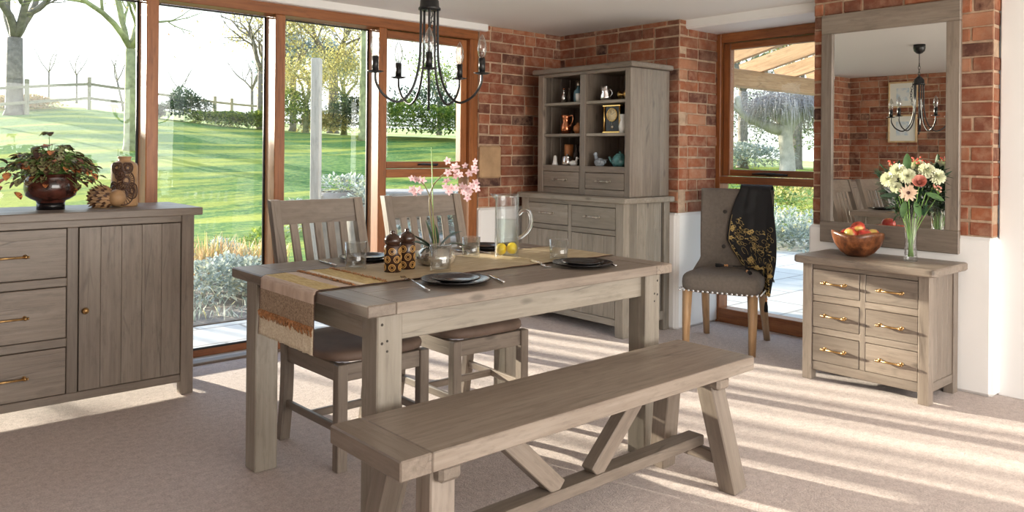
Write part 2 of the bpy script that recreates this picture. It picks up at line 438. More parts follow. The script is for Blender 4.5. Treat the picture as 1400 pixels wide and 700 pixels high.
def kids(o): return [c for c in bpy.data.objects if c.parent == o]
def dup(o, parent=None):
    c = o.copy(); COL.objects.link(c)
    if parent: c.parent = parent
    for ch in kids(o): dup(ch, c)
    return c
def bez(p0, p1, p2, p3, n=12):
    out = []
    for i in range(n + 1):
        t = i / n; a = 1 - t
        out.append(Vector(p0) * a ** 3 + Vector(p1) * 3 * a * a * t + Vector(p2) * 3 * a * t * t + Vector(p3) * t ** 3)
    return out
def smooth_path(pts, n=6):
    pts = [Vector(p) for p in pts]; out = []
    for i in range(len(pts) - 1):
        p0 = pts[max(i - 1, 0)]; p1 = pts[i]; p2 = pts[i + 1]; p3 = pts[min(i + 2, len(pts) - 1)]
        for k in range(n):
            t = k / n
            out.append(.5 * ((2 * p1) + (p2 - p0) * t + (2 * p0 - 5 * p1 + 4 * p2 - p3) * t * t + (3 * p1 - p0 - 3 * p2 + p3) * t ** 3))
    out.append(pts[-1]); return out

# ------------------------------------------------------------------ camera
YAW = math.radians(48.5); FPX = 1085.; HY = 207.; ROLL = math.radians(.5); CH = 1.2
Fw = V(math.cos(YAW), math.sin(YAW), 0); Rt = V(math.sin(YAW), -math.cos(YAW), 0)
cam = bpy.data.cameras.new('camera'); co_ = bpy.data.objects.new('camera', cam); COL.objects.link(co_)
cam.sensor_width = 36; cam.lens = 36 * FPX / 1400; cam.shift_y = -(350 - HY) / 1400; cam.clip_start = .02; cam.clip_end = 500
Up = V(0, 0, 1); R2 = Rt * math.cos(ROLL) + Up * math.sin(ROLL); U2 = -Rt * math.sin(ROLL) + Up * math.cos(ROLL)
mw = Matrix((R2, U2, -Fw)).transposed().to_4x4(); mw.translation = V(0, 0, CH); co_.matrix_world = mw
sc.camera = co_
def at(px, w):   # plan position on the bearing of a column, at forward distance w
    p = Fw * w + Rt * ((px - 700) / FPX * w); return p.x, p.y

ZC = 2.11      # ceiling height
# ------------------------------------------------------------------ room shell
mb = MB(); mb.bx(-.7, 4.95, -3.2, 4.5, -.12, 0, b=0.001); struct('floor', mb, 'carpet')
mb = MB(); mb.bx(-.8, 5.05, -3.3, 4.75, ZC, ZC + .15, b=0.001); struct('ceiling', mb, 'ceiling')

def brick_face(mb, o, u, n, L, z0, z1, start=0, phase=0, block=None, tm=.56):
    """courses of individual bricks on a face: origin o(x,y), unit dir u, outward normal n"""
    o = V(*o, 0); u = V(*u, 0); n = V(*n, 0)
    # mortar bed
    c = o + u * (L / 2) - n * .0425
    Rm = Matrix((u, n, V(0, 0, 1))).transposed()
    mb.box(c + V(0, 0, (z0 + z1) / 2), (L, .078, z1 - z0), rot=Rm, b=.001, mi=1)
    ch = .0755; k = 0; z = z0 + .004
    while z < z1 - .03:
        h = min(.0695, z1 - z - .002); x = -.11 * ((k + phase) % 2) - U(0, .01)
        while x < L:
            w = .213 + U(-.008, .008)
            if R() < .22: w = .104
            a, b_ = max(x, .0), min(x + w, L)
            if b_ - a > .025:
                cx_ = (a + b_) / 2
                if not (block and block[0] < cx_ < block[1] and block[2] < z + .03 < block[3]):
                    d = U(-.004, .004)
                    rm = Rm @ Matrix.Rotation(U(-.016, .016), 3, 'Y')
                    mb.box(o + u * cx_ - n * (.035 - d) + V(0, 0, z + h / 2 + U(-.002, .002)), (b_ - a - U(0, .004), .075, h - U(0, .005)), rot=rm, b=U(.003, .007), t=min(1, max(0, random.gauss(tm, .24))))
            x += w + .0075
        z += ch; k += 1
def dado(mb, o, u, n, L, z0, z1, out=.018, th=.09):
    o = V(*o, 0); u = V(*u, 0); n = V(*n, 0); Rm = Matrix((u, n, V(0, 0, 1))).transposed()
    mb.box(o + u * (L / 2) - n * (th / 2 - out) + V(0, 0, (z0 + z1) / 2), (L, th, z1 - z0), rot=Rm, b=.016, mi=2)
BM = ['brick', 'mortar', 'plaster']
DZ = .79
# window wall, right of the window (x 3.60 .. 4.42, y 4.43)
mb = MB(); brick_face(mb, (3.60, 4.43), (1, 0), (0, -1), .82, DZ, ZC, block=(0, .21, 1.0, 1.245), tm=.40); dado(mb, (3.60, 4.43), (1, 0), (0, -1), .84, 0, DZ)  # lower brick tint: this wall's shade put into the brick colour
mb.bx(3.60, 3.66, 4.44, 4.62, 0, ZC, mi=2, b=.002)
mb.box((3.70, 4.432, 1.122), (.20, .05, .235), b=.012, mi=3)
struct('wall_window_right', mb, BM + ['sandstone'])
mb = MB(); brick_face(mb, (-.60, 4.43), (1, 0), (0, -1), .55, .85, ZC); dado(mb, (-.60, 4.43), (1, 0), (0, -1), .55, 0, .85); struct('wall_window_left', mb, BM)
# wall behind the dresser
mb = MB(); brick_face(mb, (4.42, 3.29), (0, 1), (-1, 0), 1.15, DZ, ZC); dado(mb, (4.42, 3.285), (0, 1), (-1, 0), 1.17, 0, DZ, .03)
brick_face(mb, (4.425, 3.29), (1, 0), (0, -1), .47, DZ, ZC, phase=1); dado(mb, (4.40, 3.29), (1, 0), (0, -1), .49, 0, DZ, .018)
mb.bx(4.52, 4.86, 3.38, 4.5, 0, ZC, mi=2, b=.002)
struct('wall_dresser', mb, BM)
# pier with the mirror
mb = MB(); brick_face(mb, (4.40, 1.37), (0, 1), (-1, 0), .94, DZ, ZC); dado(mb, (4.40, 1.36), (0, 1), (-1, 0), .97, 0, DZ)
brick_face(mb, (4.405, 2.31), (1, 0), (0, 1), .48, DZ, ZC, phase=1); dado(mb, (4.39, 2.31), (1, 0), (0, 1), .50, 0, DZ)
brick_face(mb, (4.405, 1.37), (1, 0), (0, -1), .09, DZ, ZC, phase=1); dado(mb, (4.39, 1.37), (1, 0), (0, -1), .1, 0, DZ)
mb.bx(4.5, 4.86, 1.42, 2.25, 0, ZC, mi=2, b=.002)
struct('wall_pier', mb, BM)
mb = MB(); mb.bx(4.47, 4.86, -3.2, 1.36, 0, ZC, b=.004); struct('wall_right', mb, 'plaster')
# wall seen in the mirror
mb = MB(); brick_face(mb, (-.55, -.2), (0, 1), (1, 0), 4.64, .85, ZC); dado(mb, (-.55, -.2), (0, 1), (1, 0), 4.66, 0, .85)
mb.bx(-.72, -.64, -3.2, 4.5, 0, ZC, mi=2, b=.002); mb.bx(-.66, -.56, -3.2, -.2, 0, ZC, mi=2, b=.002)
struct('wall_left', mb, BM)
# unseen rear wall, opening added to let fill light in behind the camera
mb = MB(); mb.bx(-.7, -.3, -3.3, -3.15, 0, ZC, b=.003); mb.bx(4.3, 4.8, -3.3, -3.15, 0, ZC, b=.003); mb.bx(-.3, 4.3, -3.3, -3.15, 0, .25, b=.003)
struct('wall_rear', mb, 'plaster')
# lintels
mb = MB(); mb.bx(-.1, 3.655, 4.395, 4.75, 2.062, ZC + .05, b=.006); struct('trim_1', mb, 'white_paint')
mb = MB(); mb.bx(4.49, 4.95, 2.28, 3.30, 2.05, ZC + .05, b=.012); struct('trim_2', mb, 'white_paint')

# ------------------------------------------------------------------ windows
def frame_bar(mb, x0, x1, y0, y1, z0, z1): mb.bx(x0, x1, y0, y1, z0, z1, b=.004)
Y0, YG = 4.445, 4.585
W1 = MB()
frame_bar(W1, -.05, 3.60, Y0, Y0 + .13, 2.0, 2.075)
for a, b in ((-.05, .02), (.68, .73), (1.335, 1.398), (2.057, 2.121), (2.77, 2.832)):
    if a != .68: frame_bar(W1, a, b, Y0 - .002, Y0 + .15, .0, 2.0)
frame_bar(W1, 3.525, 3.60, Y0 - .002, Y0 + .13, 0, 2.0)
frame_bar(W1, 2.832, 3.525, Y0 + .002, Y0 + .13, 1.02, 1.075)      # transom
frame_bar(W1, 2.832, 3.525, Y0 + .01, Y0 + .13, 0, .06)
win1 = struct('window_1', W1, 'oak')
c = MB()                                                             # opening casement
frame_bar(c, 2.836, 2.853, Y0 + .03, Y0 + .09, 1.08, 1.995); frame_bar(c, 3.47, 3.523, Y0 + .03, Y0 + .09, 1.08, 1.995)
frame_bar(c, 2.85, 3.475, Y0 + .03, Y0 + .09, 1.945, 1.995); frame_bar(c, 2.85, 3.475, Y0 + .03, Y0 + .09, 1.08, 1.125)
cas = c.build('casement', 'oak', win1)
h = MB(); h.bx(3.12, 3.26, Y0 + .005, Y0 + .03, 1.100, 1.112, b=.003); h.tube([(3.10, Y0 + .02, 1.105), (3.14, Y0 + .005, 1.108), (3.24, Y0 + .0, 1.10)], .006); h.build('handle', 'black_metal', cas)
g = MB(); g.bx(-.05, 3.6, 4.43, 4.475, 0, .014, b=.003); g.build('threshold', 'greywood', win1)
g = MB(); g.bx(-.05, 3.6, 4.475, 4.60, -.02, .010, b=.001); g.build('sill_stone', 'patio', win1)
g = MB(); g.bx(-.05, 2.83, 4.575, 4.61, .01, .055, b=.003); g.build('bottom_rail', 'oak', win1)
for a, b in ((.02, 1.335), (1.398, 2.057), (2.121, 2.77)):
    p = MB(); p.bx(a, b, YG, YG + .006, .05, 2.0, b=.0005); p.build('pane', 'pane', win1)
    e = MB(); e.bx(a, a + .012, YG - .012, YG, .05, 2, b=.001); e.bx(b - .012, b, YG - .012, YG, .05, 2, b=.001); e.bx(a, b, YG - .012, YG, 1.99, 2, b=.001); e.bx(a, b, YG - .012, YG, .05, .062, b=.001)
    e.build('glazing_seal', 'black_metal', win1)
p = MB(); p.bx(2.853, 3.47, Y0 + .06, Y0 + .066, 1.125, 1.945, b=.0005); p.build('pane', 'pane', cas)
p = MB(); p.bx(2.832, 3.525, Y0 + .08, Y0 + .086, .06, 1.02, b=.0005); p.build('pane', 'pane', win1)

X0 = 4.86
W2 = MB()
W2.bx(X0, X0 + .11, 3.255, 3.335, 0, 2.05, b=.004); W2.bx(X0, X0 + .11, 2.22, 2.34, 0, 2.05, b=.004)
W2.bx(X0, X0 + .11, 2.34, 3.255, 1.985, 2.05, b=.004); W2.bx(X0 - .004, X0 + .11, 2.34, 3.255, .985, 1.035, b=.004); W2.bx(X0, X0 + .11, 2.34, 3.255, 0, .10, b=.004)
win2 = struct('window_2', W2, 'oak')
c = MB(); c.bx(X0 + .03, X0 + .08, 3.195, 3.250, 1.04, 1.98, b=.004); c.bx(X0 + .03, X0 + .08, 2.345, 2.39, 1.04, 1.98, b=.004)
c.bx(X0 + .03, X0 + .08, 2.39, 3.195, 1.935, 1.98, b=.004); c.bx(X0 + .03, X0 + .08, 2.39, 3.195, 1.04, 1.085, b=.004)
cas = c.build('casement', 'oak', win2)
h = MB(); h.tube([(X0 + .01, 3.0, 1.058), (X0 + .005, 2.9, 1.062), (X0 + .012, 2.74, 1.056)], [.007, .009, .006]); h.bx(X0 + .012, X0 + .035, 2.84, 2.90, 1.05, 1.07, b=.003); h.build('handle', 'black_metal', cas)
p = MB(); p.bx(X0 + .05, X0 + .056, 2.39, 3.195, 1.085, 1.935, b=.0005); p.build('pane', 'pane', cas)
p = MB(); p.bx(X0 + .06, X0 + .066, 2.34, 3.255, .10, .985, b=.0005); p.build('pane', 'pane', win2)

# ------------------------------------------------------------------ furniture helpers
def bar_handle(parent, x, z, y, L=.085, mat='brass'):
    """horizontal bar pull on a front at local y (faces -y)"""
    h = MB(); yo = y - .026
    h.tube([(x - L / 2, yo, z), (x + L / 2, yo, z)], .0048, 10)
    for s in (-1, 1):
        e = x + s * L / 2
        h.tube([(e - s * .006, yo, z), (e + s * .004, yo, z)], .0078, 10); h.tube([(e + s * .006, yo, z), (e + s * .012, yo, z)], [.005, .0068], 10)
        h.tube([(e, y, z), (e, yo, z)], .0055, 8)
        h.tube([(e, y, z), (e, y - .003, z)], .009, 10)
    return h.build('handle', mat, parent)
def planks(mb, x0, x1, y0, y1, z0, z1, n, gap=.0010):
    w = (x1 - x0) / n
    for i in range(n): mb.bx(x0 + i * w + gap / 2, x0 + (i + 1) * w - gap / 2, y0, y1, z0, z1, b=.0012, grain=2, t=U(.35, .65))
GAP = .0034

# ------------------------------------------------------------------ sideboard
sb = thing('sideboard', 'wide grey weathered wooden sideboard with three drawers and plank doors, against the garden window', 'sideboard', (.625, 4.18, 0))
F0 = -.22
W = MB()                                                            # carcass, front frame and posts
for s in (-1, 1):
    for yy in (F0, .165): W.bx(s * .795 - (.06 if s > 0 else 0), s * .795 + (0 if s > 0 else .06), yy, yy + .055, 0, .876, b=.003)
W.bx(-.735, .735, F0 + .004, F0 + .03, .842, .876); W.bx(-.735, .735, F0 + .004, F0 + .03, .062, .100)
for x in (-.282, .238): W.bx(x, x + .045, F0 + .004, F0 + .03, .1, .842)
for z in (.312, .582): W.bx(-.238, .238, F0 + .004, F0 + .03, z, z + .038)
for s in (-1, 1): W.bx(s * .785 - .01, s * .785 + .01, F0 + .05, .17, .08, .876, grain=2)
W.bx(-.74, .74, .19, .205, .08, .876, grain=0)
W.build('carcass', 'greywood', sb)
k = MB(); k.bx(-.775, .775, F0 + .034, .19, .08, .87); k.build('gap_shade_box', 'gap', sb)  # solid dark box, shade behind the fronts put into its colour
k = MB(); k.bx(-.822, .822, F0 - .04, F0 + .06, .876, .913, b=.004); 
for a, b in ((F0 + .0605, .02), (.0205, .135), (.1355, .24)): k.bx(-.822, .822, a, b, .876, .913, b=.003)
k.build('top', 'greywood', sb)
for z0, z1 in ((.62, .842), (.35, .582), (.1, .312)):
    d = MB(); d.bx(-.238 + GAP, .238 - GAP, F0 + .003, F0 + .022, z0 + GAP, z1 - GAP, b=.002, grain=0); d = d.build('drawer', 'greywood', sb)
    bar_handle(d, 0, (z0 + z1) / 2 - .005, F0 + .004, .15)
for x0, x1, kx in ((.283, .735, .309), (-.735, -.282, -.309)):
    d = MB(); planks(d, x0 + GAP, x1 - GAP, F0 + .003, F0 + .022, .1 + GAP, .842 - GAP, 5); d = d.build('door', 'greywood', sb)
    q = MB(); q.lathe([(.004, 0), (.004, .012), (.012, .016), (.015, .022), (.012, .03), (.0001, .033)], (kx, F0 + .004, .465), 16, axis=(0, -1, 0)); q.build('knob', 'brass', d)

# ------------------------------------------------------------------ chest of drawers
ch = thing('chest_of_drawers', 'small grey wooden chest with six drawers and brass bar handles, below the tall mirror', 'chest of drawers', (4.195, 1.832, 0), -PI / 2)
F0 = -.195; hw = .3225
W = MB()
for s in (-1, 1):
    W.bx(s * hw - (.052 if s > 0 else 0), s * hw + (0 if s > 0 else .052), F0, F0 + .055, 0, .628)
    W.bx(s * hw - (.05 if s > 0 else 0), s * hw + (0 if s > 0 else .05), .115, .17, 0, .628)
    W.bx(s * (hw - .012) - .006, s * (hw - .012) + .006, F0 + .05, .12, .055, .10, grain=1)
    for i in range(4): W.bx(s * (hw - .014) - .006, s * (hw - .014) + .006, F0 + .055 + i * .064, F0 + .055 + (i + 1) * .064 - .0016, .10, .625, grain=2)
W.bx(-hw + .052, hw - .052, F0 + .004, F0 + .025, .592, .622); W.bx(-hw + .052, hw - .052, F0 + .004, F0 + .025, .055, .103)
for z in (.249, .420): W.bx(-hw + .052, hw - .052, F0 + .004, F0 + .025, z, z + .034)
W.bx(-.015, .015, F0 + .0035, F0 + .026, .103, .592)
W.bx(-hw + .05, hw - .05, .15, .165, .05, .62)
W.build('carcass', 'greywood', ch)
k = MB(); k.bx(-hw + .022, hw - .022, F0 + .03, .15, .07, .62); k.build('gap_shade_box', 'gap', ch)  # dark core coloured as the shade behind the drawer gaps
def slab(name, parent, x0, x1, y0, y1, z0, z1, rad=.03, n=4, mat='greywood', mbv=None):
    """plank top with rounded plan corners"""
    k = mbv or MB(); pts = []
    for cx, cy, a0 in ((x1 - rad, y1 - rad, 0), (x0 + rad, y1 - rad, 90), (x0 + rad, y0 + rad, 180), (x1 - rad, y0 + rad, 270)):
        for i in range(n + 1):
            a = math.radians(a0 + 90 * i / n); pts.append((cx + rad * math.cos(a), cy + rad * math.sin(a)))
    cx, cy = (x0 + x1) / 2, (y0 + y1) / 2; N = len(pts); vs = []
    e = .006
    for z, ins in ((z0, e), (z0 + e, 0), (z1 - e, 0), (z1, e)):
        for (px, py) in pts:
            d = V(px - cx, py - cy).normalized() * ins if False else Vector((math.copysign(ins, px - cx), math.copysign(ins, py - cy)))
            vs.append((px - d.x, py - d.y, z))
    fs = [list(range(N))[::-1], [3 * N + i for i in range(N)]]
    for r in range(3):
        for i in range(N): fs.append([r * N + i, r * N + (i + 1) % N, (r + 1) * N + (i + 1) % N, (r + 1) * N + i])
    k.add(vs, fs, [(v[0], v[1], v[2]) for v in vs])
    return k if mbv else k.build(name, mat, parent)
slab('top', ch, -hw - .04, hw + .04, F0 - .038, .20, .620, .659, .028)
for z0, z1 in ((.454, .592), (.283, .420), (.103, .249)):
    for x0, x1 in ((-hw + .052, -.015), (.015, hw - .052)):
        d = MB(); d.bx(x0 + GAP * .7, x1 - GAP * .7, F0 + .003, F0 + .02, z0 + GAP * .7, z1 - GAP * .7, b=.002, grain=0); d = d.build('drawer', 'greywood', ch)
        bar_handle(d, (x0 + x1) / 2, (z0 + z1) / 2, F0 + .004, .105)

# ------------------------------------------------------------------ dresser
dr = thing('kitchen_dresser', 'tall grey wooden dresser with open shelves above drawers and cupboards, in the brick corner', 'dresser', (4.155, 3.82, 0), -PI / 2)
F0 = -.245; hw = .487
W = MB()
for s in (-1, 1):
    W.bx(s * hw - (.07 if s > 0 else 0), s * hw + (0 if s > 0 else .07), F0, F0 + .06, 0, .868, t=.7)
    W.bx(s * hw - (.06 if s > 0 else 0), s * hw + (0 if s > 0 else .06), .175, .235, 0, .868)
    W.bx(s * (hw - .012) - .006, s * (hw - .012) + .006, F0 + .05, .18, .07, .13, grain=1)
    for i in range(4): W.bx(s * (hw - .014) - .006, s * (hw - .014) + .006, F0 + .06 + i * .085, F0 + .06 + (i + 1) * .085 - .0016, .13, .866, grain=2)
W.bx(-hw + .07, hw - .07, F0 + .004, F0 + .03, .838, .868); W.bx(-hw + .07, hw - .07, F0 + .004, F0 + .03, .07, .115)
W.bx(-hw + .07, hw - .07, F0 + .004, F0 + .03, .655, .690); W.bx(-.016, .016, F0 + .0035, F0 + .031, .115, .838)
W.bx(-hw + .05, hw - .05, .21, .225, .05, .86)
W.build('base_carcass', 'greywood_pale', dr)
k = MB(); k.bx(-hw + .022, hw - .022, F0 + .036, .20, .09, .86); k.build('gap_shade_box', 'gap', dr)  # dark core, gap shade of the base fronts in its colour
slab('worktop', dr, -hw - .033, hw + .033, F0 - .025, .250, .868, .905, .012, mat='greywood_pale')
for x0, x1 in ((-hw + .07, -.016), (.016, hw - .07)):
    d = MB(); d.bx(x0 + GAP, x1 - GAP, F0 + .003, F0 + .022, .690 + GAP, .838 - GAP, b=.002, grain=0); d = d.build('drawer', 'greywood_pale', dr)
    bar_handle(d, (x0 + x1) / 2, .77, F0 + .004, .105, 'pewter')
    d = MB(); planks(d, x0 + GAP, x1 - GAP, F0 + .003, F0 + .022, .115 + GAP, .655 - GAP, 4); d = d.build('door', 'greywood_pale', dr)
    q = MB(); kx = -.045 if x0 < 0 else .045; q.lathe([(.004, 0), (.004, .012), (.012, .016), (.015, .022), (.012, .03), (.0001, .033)], (kx, F0 + .004, .42), 16, axis=(0, -1, 0)); q.build('knob', 'pewter', d)
# hutch: local x = 3.82 - world y ; world y 3.34..4.21 -> x -.39...48
HX0, HX1, HF = -.395, .478, -.175
W = MB(); mid = .048
W.bx(HX0, HX0 + .055, HF, HF + .03, .905, 1.755); W.bx(HX1 - .05, HX1, HF, HF + .03, .905, 1.755); W.bx(mid - .025, mid + .025, HF, HF + .03, .905, 1.735)
W.bx(HX0 + .055, HX1 - .05, HF + .001, HF + .03, 1.735, 1.757); 
for a, b in ((HX0 + .055, mid - .025), (mid + .025, HX1 - .05)):
    W.bx(a, b, HF + .001, HF + .03, .905, .947); W.bx(a, b, HF + .001, HF + .03, 1.062, 1.105)
for i in range(4):
    W.bx(HX1 - .014, HX1 - .001, HF + .03 + i * .095, HF + .03 + (i + 1) * .095 - .001, .907, 1.756, grain=2); W.bx(HX0 + .001, HX0 + .014, HF + .03 + i * .095, HF + .03 + (i + 1) * .095 - .001, .907, 1.756, grain=2)
W.bx(mid - .010, mid + .010, HF + .03, .2, 1.09, 1.755, grain=2)
W.bx(HX0 + .01, HX1 - .01, HF + .02, .2, 1.08, 1.095, grain=0); W.bx(HX0 + .01, HX1 - .01, HF + .02, .2, 1.745, 1.757, grain=0)
W.build('hutch_frame', 'greywood', dr)
k = MB(); n = 9; w = (HX1 - HX0 - .02) / n
for i in range(n): k.bx(HX0 + .01 + i * w, HX0 + .01 + (i + 1) * w - .001, .2, .21, .91, 1.755, grain=2)
k.build('back_panel', 'greywood', dr)
slab('cornice', dr, HX0 - .033, HX1 + .033, HF - .03, .235, 1.757, 1.792, .008)
for z in (1.319, 1.540):
    for a, b in ((HX0 + .014, mid - .01), (mid + .01, HX1 - .014)):
        s_ = MB(); s_.bx(a, b, HF + .012, .2, z - .010, z + .010, b=.003, grain=0); s_.build('shelf', 'greywood_pale', dr)
for a, b in ((HX0 + .055, mid - .025), (mid + .025, HX1 - .05)):
    d = MB(); d.bx(a + GAP, b - GAP, HF + .003, HF + .02, .947 + GAP, 1.062 - GAP, b=.002, grain=0); d = d.build('drawer', 'greywood', dr)
    bar_handle(d, (a + b) / 2, 1.004, HF + .004, .10, 'pewter')

# ------------------------------------------------------------------ dining table
TZ = .755
tb = thing('dining_table', 'rectangular grey wooden dining table with thick square legs, laid for four', 'table', (1.895, 2.445, 0))
k = MB(); n = 5; W_ = .97
for i in range(n):
    k.bx(-.70 + .095, .70 - .095, -W_ / 2 + i * W_ / n + .0004, -W_ / 2 + (i + 1) * W_ / n - .0004, TZ - .036, TZ, b=.0022, grain=0)
for s in (-1, 1): k.bx(s * .655 - .0495, s * .655 + .0495, -W_ / 2 - .0005, W_ / 2 + .0005, TZ - .0365, TZ + .0005, b=.004, grain=1)
k.build('tabletop', 'greywood', tb)
a = MB()
for s in (-1, 1):
    a.bx(-.60, .60, s * .425 - .012, s * .425 + .012, TZ - .036 - .088, TZ - .036); a.bx(s * .625 - .012, s * .625 + .012, -.40, .40, TZ - .036 - .088, TZ - .036)
a.build('apron', 'greywood_pale', tb)
for sx in (-1, 1):
    for sy in (-1, 1):
        l = MB(); cx, cy = sx * .6125, sy * .4175
        l.bx(cx - .044, cx + .044, cy - .044, cy + .044, 0, TZ - .036, b=.004, grain=2)
        for zz in (.69, .665):                                       # pegged screw holes on the outer faces
            l.tube([(cx + sx * .028, cy - .0445, zz - (.03 if zz < .68 else 0)), (cx + sx * .028, cy - .043, zz - (.03 if zz < .68 else 0))], .0045, 8, mi=1)
            l.tube([(cx + sx * .01, cy - .0445, .61 if zz < .68 else .64), (cx + sx * .01, cy - .043, .61 if zz < .68 else .64)], .004, 8, mi=1)
        l.build('leg', ['greywood_pale', 'gap'], tb)

# ------------------------------------------------------------------ bench
bn = thing('bench', 'long grey wooden trestle bench with V braces, in front of the dining table', 'bench', (1.815, 1.745, 0))
BZ = .462; hl, hwid = .765, .170
k = MB()
k.bx(-hl + .095, hl - .0, -hwid, hwid, BZ - .05, BZ, b=.003, grain=0)
k.bx(-hl, -hl + .0945, -hwid - .0005, hwid + .0005, BZ - .0505, BZ + .0005, b=.004, grain=1)
k.build('seat_plank', 'greywood', bn)
for sx in (-1, 1):
    for sy in (-1, 1):
        l = MB(); l.beam((sx * .60, sy * .085, BZ - .055), (sx * .655, sy * .158, .0), .078, .068, side=(1, 0, 0), b=.004)
        # square the foot on the floor
        l = l.build('leg', 'greywood', bn)
    c = MB(); c.bx(sx * .60 - .035, sx * .60 + .035, -.155, .155, BZ - .095, BZ - .05, b=.01); c.build('bearer', 'greywood', bn)
    c = MB(); c.beam((sx * .64, -.135, .105), (sx * .64, .135, .105), .03, .042); c.build('crossbar', 'greywood', bn)
c = MB(); c.bx(-.655, .655, -.035, .035, .128, .165, b=.004, grain=0); c.build('stretcher', 'greywood', bn)
for s in (-1, 1):
    c = MB(); c.beam((s * .080, 0, .165), (s * .345, 0, BZ - .05), .05, .058, b=.003, side=(0, 1, 0)); c.build('brace', 'greywood', bn)

# ------------------------------------------------------------------ dining chairs
def dining_chair(label):
    t = thing('dining_chair', label, 'chair', group='slat-back chairs at the table')
    p = MB()
    def prof(z): return .215 + .0 if z < .40 else .215 + (z - .40) * .24
    for s in (-1, 1):
        post = MB()
        pts = [(s * .195, .255, 0), (s * .196, .225, .18), (s * .198, .215, .38), (s * .198, .245, .60), (s * .198, .30, .80), (s * .198, .355, .985)]
        pts = smooth_path(pts, 4)
        vs = []; fs = []; gs = []
        for i, q in enumerate(pts):
            for dx, dy in ((-.021, -.019), (.021, -.019), (.021, .019), (-.021, .019)): vs.append((q.x + dx, q.y + dy, q.z)); gs.append((q.z, dx, dy))
        for i in range(len(pts) - 1):
            for j in range(4): fs.append([i * 4 + j, i * 4 + (j + 1) % 4, i * 4 + 4 + (j + 1) % 4, i * 4 + 4 + j])
        fs += [[3, 2, 1, 0], [len(vs) - 4 + j for j in range(4)]]
        post.add(vs, fs, gs); post.build('rear_leg', 'greywood', t)
        l = MB(); l.beam((s * .185, -.2, .40), (s * .185, -.2, 0), .042, .042, side=(1, 0, 0)); l.build('front_leg', 'greywood', t)
        r = MB(); r.beam((s * .186, -.18, .365), (s * .195, .2, .365), .022, .065); r.build('seat_rail', 'greywood', t)
        r = MB(); r.beam((s * .186, -.18, .155), (s * .195, .21, .155), .018, .032); r.build('stretcher', 'greywood', t)
    for yy in (-.2, .213): r = MB(); r.beam((-.17, yy, .365), (.17, yy, .365), .022, .065); r.build('seat_rail', 'greywood', t)
    r = MB(); r.beam((-.19, .03, .155), (.19, .03, .155), .018, .03); r.build('stretcher', 'greywood', t)
    # top rail, curved
    def rail(z0, z1, y0, y1, th):
        m = MB(); n = 8; vs = []; gs = []
        for i in range(n + 1):
            u = -1 + 2 * i / n; bow = .018 * (1 - u * u)
            for z, y in ((z0, y0), (z1, y1)):
                for d in (-th / 2, th / 2): vs.append((u * .182, y + d + bow, z)); gs.append((u * .192, d, z))
        fs = []
        for i in range(n):
            o = i * 4
            fs += [[o, o + 2, o + 6, o + 4], [o + 1, o + 5, o + 7, o + 3], [o + 2, o + 3, o + 7, o + 6], [o, o + 4, o + 5, o + 1]]
        fs += [[0, 1, 3, 2], [n * 4, n * 4 + 2, n * 4 + 3, n * 4 + 1]]
        m.add(vs, fs, gs); return m
    rail(.880, .980, .325, .353, .024).build('top_rail', 'greywood', t)
    rail(.50, .55, .220, .229, .022).build('lower_rail', 'greywood', t)
    for i in range(5):
        u = (-1 + 2 * (i + 1) / 6); x = u * .178; b = .018 * (1 - u * u)
        m = MB(); m.beam((x * .93, .229 + b, .545), (x, .322 + b, .885), .036, .012, side=(1, 0, 0)); m.build('slat', 'greywood', t)
    # leather pad
    def pad(u, v):
        th = 2 * PI * u; ph = PI * v
        e = .55
        cx = math.copysign(abs(math.cos(th)) ** e, math.cos(th)); cy = math.copysign(abs(math.sin(th)) ** e, math.sin(th))
        rr = math.sin(ph) ** .5; z = math.cos(ph)
        return V(cx * .226 * rr, -.004 + cy * .228 * rr, .418 + (.036 if z > 0 else .026) * math.copysign(abs(z) ** .6, z) + .004 * math.cos(cx * 1.5))
    m = MB(); m.grid(pad, 40, 14); m.build('seat_pad', 'leather', t)
    return t
c1 = dining_chair('slat-back dining chair with brown leather seat, behind the left end of the table')
put(c1, (1.675, 2.84, 0))
c2 = dup(c1); put(c2, (2.232, 2.85, 0), (0, 0, math.radians(-2)))
c2['label'] = 'slat-back dining chair with brown leather seat, directly behind the orchid'

# ------------------------------------------------------------------ upholstered chair
UC = (4.30, 2.82, 0); UR = math.radians(-70)
uc = thing('upholstered_chair', 'taupe linen buttoned chair with studded seat and a black shawl over its back', 'chair', UC, UR)
m = MB()
def seatf(u, v):
    th = 2 * PI * u; ph = PI * v; e = .35
    cx = math.copysign(abs(math.cos(th)) ** e, math.cos(th)); cy = math.copysign(abs(math.sin(th)) ** e, math.sin(th))
    rr = math.sin(ph) ** .26; z = math.cos(ph); wx = .228 + .02 * (-cy)
    return V(cx * wx * rr, -.02 + cy * .215 * rr, .405 + (.068 if z > 0 else .062) * math.copysign(abs(z) ** .7, z))
m.grid(seatf, 48, 16); m.build('seat', 'linen', uc)
BT = []
def backf(u, v, off=0):
    """u 0..1 across, v 0..1 up ; returns front surface point"""
    x = (u - .5) * 2
    w = .19 + .045 * v ** .7 + (.06 * max(0, .22 - v) / .22 * 1.3)
    wing = -.055 * abs(x) ** 3 * (1 - .4 * v)
    bt = 0
    for (bu, bv) in ((.32, .35), (.68, .35), (.5, .55), (.32, .76), (.68, .76)):
        bt += .022 * math.exp(-(((u - bu) * .42) ** 2 + ((v - bv) * .5) ** 2) / .0009)
    return V(x * w, .165 + .10 * v + .02 * v * v + wing + bt + off, .40 + .545 * v)
